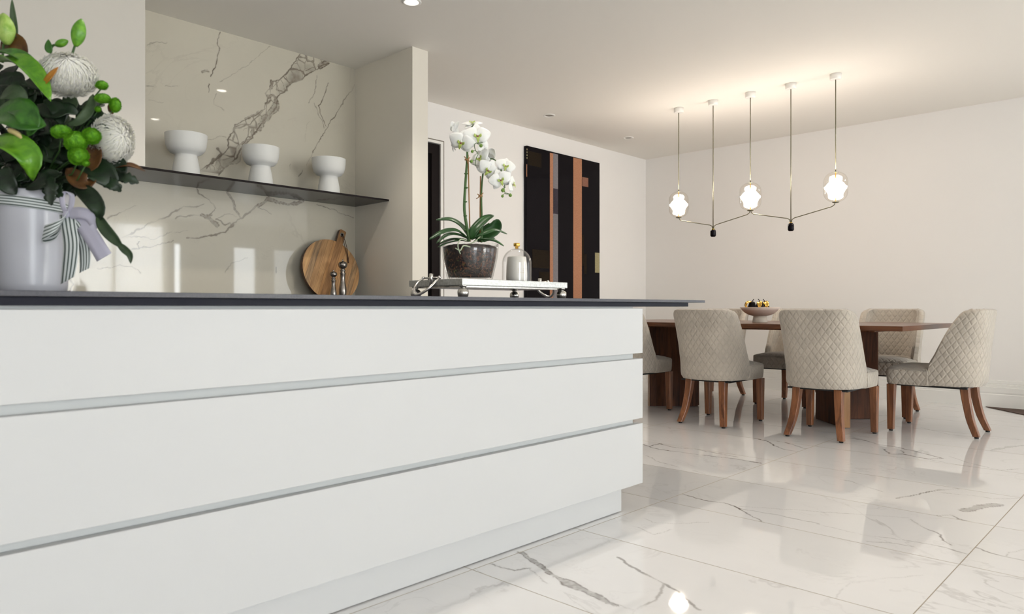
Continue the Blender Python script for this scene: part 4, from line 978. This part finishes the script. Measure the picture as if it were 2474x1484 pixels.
def orchid(px, py, R0, face, roll=0, dd=0, lip=True, open_=1.0):
    """face = (right, towards camera, up) in view axes"""
    c = O(px, py, dd); vw = Vector((FW[0], FW[1], 0)); rt = Vector((RT[0], RT[1], 0)); up = Vector((0,0,1))
    f = (rt*face[0] - vw*face[1] + up*face[2]).normalized()
    x_ = f.cross(up) if abs(f.z) < .95 else rt; x_ = -x_.normalized(); y_ = f.cross(x_).normalized()
    if y_.z < 0: y_ = -y_; 
    ca, sa = math.cos(roll), math.sin(roll); X1 = x_*ca + y_*sa; Y1 = y_*ca - x_*sa
    parts = []
    for a, L, W_ in ((90, 1.0, .38), (215, .95, .34), (325, .95, .34)):       # sepals behind
        d = X1*math.cos(R_(a)) + Y1*math.sin(R_(a)) - f*.12*open_
        parts.append(petal_vf(c - f*.003, d, f, R0*L, R0*W_, .2, sh_=.8))
    for a in (14, 166):                                                        # broad petals
        d = X1*math.cos(R_(a)) + Y1*math.sin(R_(a)) + f*.10*(2-open_)
        parts.append(petal_vf(c + f*.001, d, f, R0*1.08, R0*.60, .35, sh_=.60))
    vs, fs = join_vf(parts)
    fl = mesh('flower', vs, fs, M_pet, orc, True, loc=c)
    if lip:
        a, b = leaf_vf([c+f*.003, c+f*R0*.26-Y1*R0*.22, c+f*R0*.14-Y1*R0*.56], R0*.13, f, nu=8, nv=3); mesh('lip', a, b, M_lip, fl, True, loc=None)
        q = []
        for s in (-1, 1): q.append(leaf_vf([c+f*.003, c+f*R0*.20+X1*s*R0*.20-Y1*R0*.02, c+f*R0*.26+X1*s*R0*.24+Y1*R0*.16], R0*.10, f, nu=6, nv=3))
        a, b = join_vf(q); mesh('side_lobes', a, b, M_lip, fl, True)
        a, b = lathe_vf([(0,-1), (.7,-.7), (1,0), (.7,.7), (0,1)], (0,0,0), 10); a = [Vector(v_)*R0*.09 + c + f*R0*.16 - Y1*R0*.06 for v_ in a]; mesh('throat', a, b, M_throat, fl, True)
        a, b = lathe_vf([(0,-1), (.7,-.7), (1,0), (.7,.7), (0,1)], (0,0,0), 10); a = [Vector(v_)*R0*.08 + c + f*R0*.12 + Y1*R0*.08 for v_ in a]; mesh('column', a, b, M_pet, fl, True)
px2m = OD / FPX
for q in [(1153,327,29,(.25,1,0),.05,-.02,True), (1115,342,28,(-.15,1,-.35),-.35,-.025,True), (1141,297,22,(.0,.45,.8),.1,.01,True), (1097,309,19,(-1,-.5,.25),.3,.02,False), (1094,350,13,(-1,.2,-.2),1.2,.02,False),
          (1160,381,24,(-.3,.6,.1),.5,.01,True), (1184,374,20,(.5,-.5,.3),-.3,.02,False), (1179,409,25,(.25,1,-.4),-.6,-.01,True), (1221,400,22,(.25,1,.15),-.25,.0,True), (1209,433,25,(.2,1,-.1),.35,-.02,True), (1237,444,20,(.8,.4,.1),.9,0,True),
          (1168,352,16,(.4,.8,.2),.8,.02,False)]:
    orchid(q[0], q[1], q[2]*px2m*1.1, q[3], q[4], q[5], q[6])
for px_, py_, r_, tx, ty in ((1162,350,4.6,1152,345), (1141,364,3.8,1149,362), (1139,388,4.2,1150,385), (1215,458,5.0,1219,452), (1233,470,4.4,1221,464), (1214,472,3.6,1220,465)):
    c = O(px_, py_, -.035); r = r_*px2m
    lathe('bud', [(0,-1.05*r), (.6*r,-.75*r), (1.0*r,-.05*r), (.75*r,.6*r), (.25*r,1.0*r), (0,1.15*r)], c, M_budg, orc, 16)
    tube('bud_stalk', [c + Vector((0,0,r*.6)), O(tx, ty, -.03)], .0011, M_stem, orc, 6)
tube('bud_spray', spline([O(1166,343,-.02), O(1148,345,-.03), O(1148,360,-.03), O(1155,370,-.03), O(1150,382,-.03), O(1148,400,-.02)], 4), .0013, M_stem, orc, 6)
tube('bud_spray', spline([O(1217,448,-.02), O(1219,458,-.03), O(1221,466,-.03), O(1230,467,-.035)], 4), .0013, M_stem, orc, 6)

# ================================================================ CLOCHE AND CANDLE
JD = 2.80; jc = at(1248.5, 700, JD); JX, JY = jc.x, jc.y
ca = root('candle', (JX, JY, ZT), 'cream pillar candle in a pale glass tumbler under the glass cloche', 'candle')
M_wax = mat('cream_candle_glass', (.86,.83,.76), .3, spec=.4, sss=.1)
lathe('tumbler', [(0,0), (.0375,0), (.0405,.003), (.0415,.02), (.0400,.060), (.0365,.094), (.0345,.0975), (.033,.094), (0,.088)], (JX, JY, ZT), M_wax, ca, 40)
# faint printed lines of lettering on the tumbler
M_print = mat('faint_gold_print', (.62,.50,.28), .4)
def arcprint(z, a0, a1, h_, r_=.0421):
    vs = []; fs = []; n = 8
    for i in range(n+1):
        a = a0 + (a1-a0)*i/n
        for zz in (0, h_): rr = float(np.interp(z+zz, [.02,.06,.094], [.0417,.0402,.0367])) + .0003; vs.append((JX+rr*math.cos(a), JY+rr*math.sin(a), ZT+z+zz))
    for i in range(n): fs.append((2*i, 2*i+2, 2*i+3, 2*i+1))
    return vs, fs
av = math.atan2(-JY, -JX); P_ = []
for z, spans in ((.047, [(.10,.34),(.62,.80)]), (.0405, [(.15,.33),(.60,.80)]), (.0335, [(.12,.42),(.56,.82)])):
    for a0, a1 in spans:
        k = a0
        while k < a1: P_.append(arcprint(z, av+k, av+k+.022, .0022)); k += .040
V_, F_ = join_vf(P_); mesh('printed_text', V_, F_, M_print, ca)
cl = root('glass_cloche', (JX, JY, ZT), 'clear glass bell cloche with a brass knob over the candle on the tray', 'cloche')
GP = [(.0565,.0)] + [(.0572, .010), (.0572,.072)] + [(.0572*math.cos(a), .072 + .058*math.sin(a)) for a in [math.pi/2*k/14 for k in range(1, 14)]] + [(.002,.130)]
GP2 = [(max(r-.0022, .0), z-.0016) for r, z in reversed(GP)]
lathe('glass_bell', [(r, max(z, 0)) for r, z in GP + GP2], (JX, JY, ZT), M_glass, cl, 56)
lathe('brass_knob', [(0,0), (.0062,0), (.0062,.008), (.0118,.0085), (.0125,.0095), (.0125,.0195), (.0115,.0207), (0,.0207)], (JX, JY, ZT+.1295), M_gold, cl, 32)
# ================================================================ VASE AND BOUQUET at the left end of the island
VD = 1.75; vc = at(79, 700, VD); VX, VY = vc.x, vc.y; ZV = .92
M_vase = mat('glazed_lilac_white', (.50,.51,.56), .26, spec=.5)
va = root('flower_vase', (VX, VY, ZV), 'glossy white cylinder vase tied with a striped ribbon at the left end of the worktop', 'vase')
VR = .0785
lathe('body', [(0,0), (.068,0), (.072,.004), (.0735,.02), (VR-.002,.12), (VR,.225), (VR+.001,.241), (VR-.002,.244), (VR-.005,.240), (VR-.007,.12), (.066,.010), (0,.010)], (VX, VY, ZV), M_vase, va, 64)
def stripes(name, base, line, n, w_):
    m = mat(name, base, .65, sheen=.2); t = NT(m); tc = t.n('ShaderNodeTexCoord'); sp = t.n('ShaderNodeSeparateXYZ'); t.l(tc.outputs['UV'], sp.inputs[0])
    f = t.math('FRACT', t.math('MULTIPLY', sp.outputs[1], n)); d = t.math('ABSOLUTE', t.math('SUBTRACT', f, .5))
    t.col(t.ramp(d, [(w_-.03, line), (w_+.03, base)])); return m
M_rib = stripes('striped_ribbon', (.66,.70,.70), (.045,.075,.065), 4, .20); M_ribp = mat('lilac_ribbon_back', (.50,.49,.60), .6, sheen=.3)
def ribbon(name, pts, wvec, wd, m, parent, per=6, back=None):
    """flat ribbon along pts, wd wide along wvec (a vector or a list of vectors)"""
    P = spline(pts, per); n = len(P); vs = []; uv = []; fs = []
    Wv = wvec if isinstance(wvec, list) else [wvec]*len(pts)
    for i, p_ in enumerate(P):
        k = min(i/per, len(Wv)-1); a = int(k); f = k-a; w_ = Vector(Wv[a])*(1-f) + Vector(Wv[min(a+1, len(Wv)-1)])*f; w_ = w_.normalized()*wd/2
        for j in (-1, -.33, .33, 1): vs.append(p_ + w_*j); uv.append((i/n, (j+1)/2))
    for i in range(n-1):
        for j in range(3): a = i*4+j; fs.append((a, a+1, a+5, a+4))
    o = mesh(name, vs, fs, m, parent, True, uvs=uv)
    md = o.modifiers.new('thick', 'SOLIDIFY'); md.thickness = .0008
    return o
cr = [(VX + (VR+.0015)*math.cos(a), VY + (VR+.0015)*math.sin(a), ZV+.213 - .008*math.sin(a*1.0+2.2)) for a in [2*math.pi*k/48 for k in range(49)]]
ribbon('ribbon_band', cr, (0,0,1), .026, M_rib, va, 2)
def V(px, py, dd=0): return at(px, py, VD + dd)
RTv = Vector((RT[0], RT[1], 0)); VWv = Vector((FW[0], FW[1], 0)); UPv = Vector((0,0,1))
def wr(a, b=0): return RTv*a + UPv*b
kn = V(162, 517, -.085)
mesh('bow_knot', *[(lambda vf: vf[0])(lathe_vf([(0,-.010), (.007,-.008), (.0095,0), (.007,.008), (0,.010)], kn, 14)), lathe_vf([(0,-.010), (.007,-.008), (.0095,0), (.007,.008), (0,.010)], kn, 14)[1]], M_ribp, va, True)
ribbon('bow_loop', [kn, V(146,540,-.105), V(124,553,-.112), V(104,562,-.105), V(112,566,-.090), V(140,556,-.088), kn], [wr(.5,1), wr(.5,1), wr(.35,1), wr(.2,1), wr(.1,1), wr(.2,1), wr(.5,1)], .036, M_rib, va)
ribbon('bow_loop', [kn, V(152,495,-.095), V(150,470,-.09), V(162,462,-.085), V(174,472,-.09), V(172,495,-.095), kn], [wr(1,0), wr(1,-.2), wr(1,.2), VWv*1.0, wr(1,-.2), wr(1,0), wr(1,0)], .013, M_ribp, va)
ribbon('bow_loop', [kn, V(190,512,-.10), V(216,520,-.10), V(232,545,-.095), V(220,556,-.085), V(190,545,-.09), kn], [wr(0,1), wr(.1,1), wr(.5,.9), wr(1,.3), wr(.6,.8), wr(.2,1), wr(0,1)], .026, M_ribp, va)
ribbon('ribbon_tail', [kn, V(166,545,-.10), V(172,590,-.105), V(168,640,-.10), V(163,676,-.095)], [wr(1,0), wr(1,.05), wr(1,.1), wr(1,.25), wr(1,.55)], .036, M_rib, va)
ribbon('ribbon_tail', [kn, V(186,545,-.095), V(203,590,-.09), V(206,630,-.09), V(204,652,-.09)], [wr(1,0), wr(1,.05), wr(1,.1), wr(1,.3), wr(1,.5)], .026, M_rib, va)
ribbon('ribbon_tail', [kn, V(200,540,-.095), V(225,575,-.10), V(240,600,-.10), V(252,620,-.095)], [wr(.6,1), wr(.7,.7), wr(1,.4), wr(1,.45), wr(1,.6)], .038, M_ribp, va)

bq = root('bouquet', (VX, VY, ZV+.20), 'bouquet of white pompon chrysanthemums, green button mums, lily buds and dark leaves', 'bouquet')
def lm(name, a, b, rough=.4, sc_=18, sss=0):
    m = mat(name, a, rough, sss=sss); t = NT(m); v = t.coords('Object', (sc_, sc_, sc_)); t.col(t.ramp(t.noise(v, 2.0, 4, .6, .6), [(.32, a), (.68, b)])); return m
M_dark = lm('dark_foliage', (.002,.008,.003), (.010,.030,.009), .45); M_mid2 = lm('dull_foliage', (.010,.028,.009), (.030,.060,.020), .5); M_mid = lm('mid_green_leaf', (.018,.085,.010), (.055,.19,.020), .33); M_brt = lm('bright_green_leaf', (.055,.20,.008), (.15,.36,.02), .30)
M_euc = lm('eucalyptus_leaf', (.030,.060,.022), (.060,.10,.042), .6); M_brn = lm('bronze_leaf', (.045,.016,.003), (.13,.052,.008), .5); M_bud = lm('pale_green_bud', (.20,.38,.04), (.40,.55,.14), .4, 30); M_budd = lm('green_lily_bud', (.06,.22,.012), (.16,.38,.03), .35, 40)
M_mumw = mat('white_mum_petal', (.92,.905,.84), .6, sss=.5); M_mumg = lm('green_button_petal', (.07,.26,.006), (.20,.50,.02), .5, 60); M_spad = mat('cream_spadix', (.62,.50,.22), .6); M_orsp = mat('orange_leaf_tip', (.42,.17,.02), .5); M_fstem = mat('bouquet_stem', (.03,.085,.015), .5)
# dense dark interior of foliage, grown as many single leaves
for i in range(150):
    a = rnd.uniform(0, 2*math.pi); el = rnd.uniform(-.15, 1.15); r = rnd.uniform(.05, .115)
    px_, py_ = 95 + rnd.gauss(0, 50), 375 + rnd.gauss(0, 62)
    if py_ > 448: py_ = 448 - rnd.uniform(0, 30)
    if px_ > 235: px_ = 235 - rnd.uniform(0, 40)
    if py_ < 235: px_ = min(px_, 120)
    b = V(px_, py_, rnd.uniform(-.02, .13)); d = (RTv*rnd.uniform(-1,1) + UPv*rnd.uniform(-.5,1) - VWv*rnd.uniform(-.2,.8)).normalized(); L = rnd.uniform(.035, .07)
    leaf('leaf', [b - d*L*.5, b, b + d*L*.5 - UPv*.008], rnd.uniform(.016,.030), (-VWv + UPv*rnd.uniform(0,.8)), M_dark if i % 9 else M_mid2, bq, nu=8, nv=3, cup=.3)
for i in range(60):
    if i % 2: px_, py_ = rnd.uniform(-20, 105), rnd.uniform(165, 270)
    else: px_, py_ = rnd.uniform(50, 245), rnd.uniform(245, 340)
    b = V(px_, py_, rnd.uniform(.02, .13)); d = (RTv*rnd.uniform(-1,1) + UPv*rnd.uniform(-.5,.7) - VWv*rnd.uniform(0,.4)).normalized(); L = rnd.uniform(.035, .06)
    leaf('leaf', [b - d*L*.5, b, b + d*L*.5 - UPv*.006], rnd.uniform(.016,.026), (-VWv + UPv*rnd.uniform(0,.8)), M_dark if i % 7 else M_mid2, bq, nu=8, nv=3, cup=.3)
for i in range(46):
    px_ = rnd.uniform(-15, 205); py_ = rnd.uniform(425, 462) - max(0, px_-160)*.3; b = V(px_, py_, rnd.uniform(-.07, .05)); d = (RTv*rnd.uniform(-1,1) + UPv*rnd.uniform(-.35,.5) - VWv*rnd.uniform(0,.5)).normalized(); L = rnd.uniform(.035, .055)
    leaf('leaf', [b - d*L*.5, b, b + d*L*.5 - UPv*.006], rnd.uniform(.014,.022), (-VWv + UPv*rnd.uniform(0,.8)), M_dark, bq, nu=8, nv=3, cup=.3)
for px_ in (60, 85, 110, 70, 100): tube('stem', [V(px_, 380, .02), V(79+(px_-79)*.4, 470, .01), Vector((VX+rnd.uniform(-.03,.03), VY+rnd.uniform(-.03,.03), ZV+.05))], .003, M_fstem, bq, 6)
def mum(name, px_, py_, rx, ry, m, n, dd=-.04, face=(0,1,0), plen=.30, pw=.13, core=.80, lab=None):
    c = V(px_, py_, dd); k = (VD+dd)/FPX; f = (RTv*face[0] - VWv*face[1] + UPv*face[2]).normalized()
    s = f.cross(UPv).normalized(); u = s.cross(f).normalized(); A, B = rx*k, ry*k; C_ = (A+B)/2*.82
    def P3(v): return c + RTv*(v.dot(RTv))*A + UPv*(v.dot(UPv))*B + VWv*(v.dot(VWv))*C_
    parts = []
    V0, F0 = lathe_vf([(0,-1), (.6,-.8), (.95,-.3), (1,0), (.95,.3), (.6,.8), (0,1)], (0,0,0), 20)
    parts.append(([P3(Vector(q)*core) for q in V0], F0))
    g = math.pi*(3-math.sqrt(5))
    for i in range(n):
        z = 1 - (i+.5)/n*1.62; r = math.sqrt(max(0, 1-z*z)); th = g*i
        d = (f*z + s*(r*math.cos(th)) + u*(r*math.sin(th))).normalized(); j = 1 + rnd.uniform(-.09, .07)
        tg = (f - d*d.dot(f)); tg = tg.normalized() if tg.length > 1e-3 else s
        sd = d.cross(tg).normalized(); tip = d*j + tg*plen*.38; mid = d*(j*.97) - tg*0 ; base_ = d*(core-.06) - tg*plen*.5
        w_ = pw*(.8+.4*rnd.random())
        pts_ = [base_ - sd*w_*.5, base_ + sd*w_*.5, mid + sd*w_*.62 + d*.02, tip + sd*w_*.22 + d*.02, tip - sd*w_*.22 + d*.02, mid - sd*w_*.62 + d*.02, mid - d*.03]
        parts.append(([P3(q) for q in pts_], [(0,1,6), (1,2,6), (2,3,4,5,6)[:3] + (4,), (2,4,6), (4,5,6), (5,0,6)] if False else [(0,1,6), (1,2,6), (2,3,6), (3,4,6), (4,5,6), (5,0,6)]))
    vs, fs = join_vf(parts); o = mesh(name, vs, fs, m, bq, False, loc=c)
    if lab: o['label'] = lab
    return o
mum('white_chrysanthemum', 163, 181, 68, 52, M_mumw, 1300, -.04, (.35,.8,.5), .50, .052, .90)
mum('white_chrysanthemum', 272, 337, 48, 60, M_mumw, 1200, -.02, (.8,.6,.1), .50, .052, .90)
for px_, py_, rx, ry, dd, fc in ((148,317,24,17,-.10,(-.1,.7,.7)), (183,341,27,25,-.115,(.1,.9,.3)), (221,327,22,20,-.10,(.3,.9,.3)), (190,375,24,22,-.12,(.1,1,.1)), (207,392,9,8,-.12,(.3,1,-.2)),
    (246,205,15,12,-.03,(.5,.5,.8)), (248,237,19,13,-.04,(.3,.6,.8)), (278,252,14,18,-.03,(.9,.4,.3)), (237,262,8,7,-.03,(.5,.8,0))):
    mum('green_button_mum', px_, py_, rx, ry, M_mumg, 420, dd, fc, .34, .09, .88)
    tube('stem', [V(px_, py_+ry*.5, dd+.01), V(px_*.7+40, py_+45, dd+.04), V(100, 440, .01)], .0018, M_fstem, bq, 6)
def budo(px_, py_, L, W_, dx, m, dd=0, stem=None):
    """lily bud: pointed spindle with grooves, standing at an angle dx in the view"""
    k = (VD+dd)/FPX; c = V(px_, py_, dd); ax = (RTv*dx + UPv).normalized(); s = VWv.cross(ax).normalized(); t_ = ax.cross(s)
    vs = []; fs = []; n = 18; R = 12
    for i in range(R+1):
        u = i/R; r = W_*k*.5*(math.sin(math.pi*min(1, u*.93+.05))**.75)
        for j in range(n): a = 2*math.pi*j/n; rr = r*(1+.07*math.cos(6*a)); vs.append(c + ax*(u-.5)*L*k + s*rr*math.cos(a) + t_*rr*math.sin(a))
    for i in range(R):
        for j in range(n): q = (j+1) % n; fs.append((i*n+j, i*n+q, (i+1)*n+q, (i+1)*n+j))
    fs += [tuple(reversed(range(n))), tuple(range(R*n, R*n+n))]
    mesh('lily_bud', vs, fs, m, bq, True)
    if stem: tube('stem', spline([V(*q) for q in stem], 4), .0028, M_fstem, bq, 6)
budo(190, 77, 68, 33, .22, M_budd, 0, [(181,108,0), (172,135,0), (150,190,.03)])
budo(149, 102, 33, 19, 2.6, M_budd, 0, [(137,106,0), (126,110,0), (122,130,.02)])
budo(13, 68, 76, 44, -.12, M_bud, .02, [(8,104,.02), (6,150,.03)])
leaf('leaf', [V(122,128,0), V(118,112,-.002), V(117,93,0)], .0095, -VWv+UPv*.2, M_mid, bq, cup=.2, nu=8)
leaf('leaf', [V(41,90,.03), V(33,45,.03), V(29,-6,.03)], .0075, -VWv+RTv*.4, M_euc, bq, cup=.4, nu=10)
# broad leaves: (points, half width, up, material)
for pts, W_, up, m, kw in [
    ([(-25,150,-.05), (35,150,-.09), (85,190,-.10), (123,243,-.10)], .028, -VWv*.4+UPv-RTv*.0, M_brt, dict(cup=.7)),
    ([(-30,128,-.04), (20,128,-.06), (65,150,-.06), (98,195,-.05)], .024, -VWv*.5+UPv, M_mid, dict(cup=.4)),
    ([(-25,285,-.06), (35,275,-.09), (78,295,-.10), (112,300,-.09)], .040, -VWv+UPv*.5, M_mid, dict(cup=.35, wave=.05)),
    ([(20,262,-.07), (58,262,-.09), (78,300,-.10), (66,330,-.10)], .026, -VWv+UPv*.4, M_mid, dict(cup=.3, wave=.06)),
    ([(-30,340,-.08), (30,350,-.12), (75,385,-.12), (80,436,-.10)], .030, -VWv*.8+UPv*.6+RTv*.2, M_brt, dict(cup=.5)),
    ([(0,118,.04), (25,104,.03), (48,112,.03), (66,142,.03)], .026, -VWv+UPv*.3, M_brn, dict(cup=.3)),
    ([(2,232,-.03), (25,222,-.05), (48,228,-.05), (68,240,-.04)], .022, -VWv+UPv*.4, M_euc, dict(cup=.2)),
    ([(208,345,-.03), (228,365,-.05), (226,395,-.06), (200,412,-.05)], .020, -VWv+UPv*.2, M_brn, dict(cup=.3)),
    ([(160,405,-.06), (190,432,-.08), (215,440,-.08), (230,425,-.06)], .020, -VWv+UPv*.3, M_brn, dict(cup=.3)),
    ([(272,405,-.02), (298,398,-.03), (320,398,-.03), (351,412,-.03)], .0095, UPv-VWv*.8, M_brn, dict(cup=.2)),
    ([(262,250,-.01), (268,262,-.01), (270,270,-.01), (264,278,-.01)], .007, -VWv, M_brn, dict(cup=.2)),
    ([(225,225,.0), (218,262,-.02), (190,292,-.03), (160,300,-.03)], .012, -VWv+RTv*.3, M_euc, dict(cup=.3)),
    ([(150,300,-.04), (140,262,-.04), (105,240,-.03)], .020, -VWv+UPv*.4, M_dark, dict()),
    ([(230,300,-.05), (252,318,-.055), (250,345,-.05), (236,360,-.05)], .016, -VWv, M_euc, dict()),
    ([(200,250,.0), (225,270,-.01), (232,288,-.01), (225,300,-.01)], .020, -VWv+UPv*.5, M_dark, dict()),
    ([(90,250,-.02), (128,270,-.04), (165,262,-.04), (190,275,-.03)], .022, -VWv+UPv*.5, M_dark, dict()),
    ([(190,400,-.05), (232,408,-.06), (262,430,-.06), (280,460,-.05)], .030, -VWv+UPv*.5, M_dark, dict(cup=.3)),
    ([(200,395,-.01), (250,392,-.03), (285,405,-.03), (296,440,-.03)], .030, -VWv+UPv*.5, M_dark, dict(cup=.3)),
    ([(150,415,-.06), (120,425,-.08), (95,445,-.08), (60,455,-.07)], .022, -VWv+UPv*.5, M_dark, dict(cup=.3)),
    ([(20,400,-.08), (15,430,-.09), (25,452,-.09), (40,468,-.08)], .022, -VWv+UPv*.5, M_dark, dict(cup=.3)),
    ([(180,450,-.06), (215,470,-.10), (240,505,-.11), (238,535,-.10)], .020, -VWv+UPv*.3, M_dark, dict(cup=.3)),
    ([(236,515,-.10), (252,548,-.11), (278,578,-.11), (300,600,-.11)], .013, -VWv+RTv*.3, M_mid2, dict(cup=.4)),
    ([(282,584,-.11), (300,600,-.11), (314,615,-.11), (316,636,-.11)], .0085, -VWv+RTv*.3, M_mid2, dict(cup=.4)),
    ([(138,640,.09), (148,640,.09), (152,655,.09)], .010, -VWv, M_mid, dict())]:
    kw = dict(kw); a, b = leaf_vf([V(*q) for q in pts], W_, up, nu=14, nv=6, **kw); mesh('leaf', a, b, m, bq, True)
# toothed chrysanthemum leaves
def toothed(pts, W_, up, m):
    a, b = leaf_vf([V(*q) for q in pts], W_, up, nu=18, nv=4, cup=.25, wf=lambda u: (math.sin(math.pi*u**.9)**.6)*(.62+.38*abs(math.sin(u*math.pi*4.5)))); mesh('leaf', a, b, m, bq, True)
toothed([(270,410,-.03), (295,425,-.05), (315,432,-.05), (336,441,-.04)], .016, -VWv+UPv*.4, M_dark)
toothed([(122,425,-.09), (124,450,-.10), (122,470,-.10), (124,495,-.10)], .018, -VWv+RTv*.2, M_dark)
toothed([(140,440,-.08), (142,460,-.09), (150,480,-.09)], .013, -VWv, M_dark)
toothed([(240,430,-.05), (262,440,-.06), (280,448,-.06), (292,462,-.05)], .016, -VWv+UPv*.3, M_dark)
tube('spadix', spline([V(22,312,-.105), V(36,318,-.11), V(52,330,-.112), V(64,345,-.11)], 5), [.0048,.0062,.0068,.0068,.0066,.0064,.0062,.006,.0058,.0056,.0052,.0046,.004,.0034,.0026,.0015], M_spad, bq, 10)
leaf('leaf', [V(104,203,-.09), V(122,182,-.10), V(141,160,-.10)], .0075, -VWv+UPv*.1, M_orsp, bq, cup=.3, nu=9)
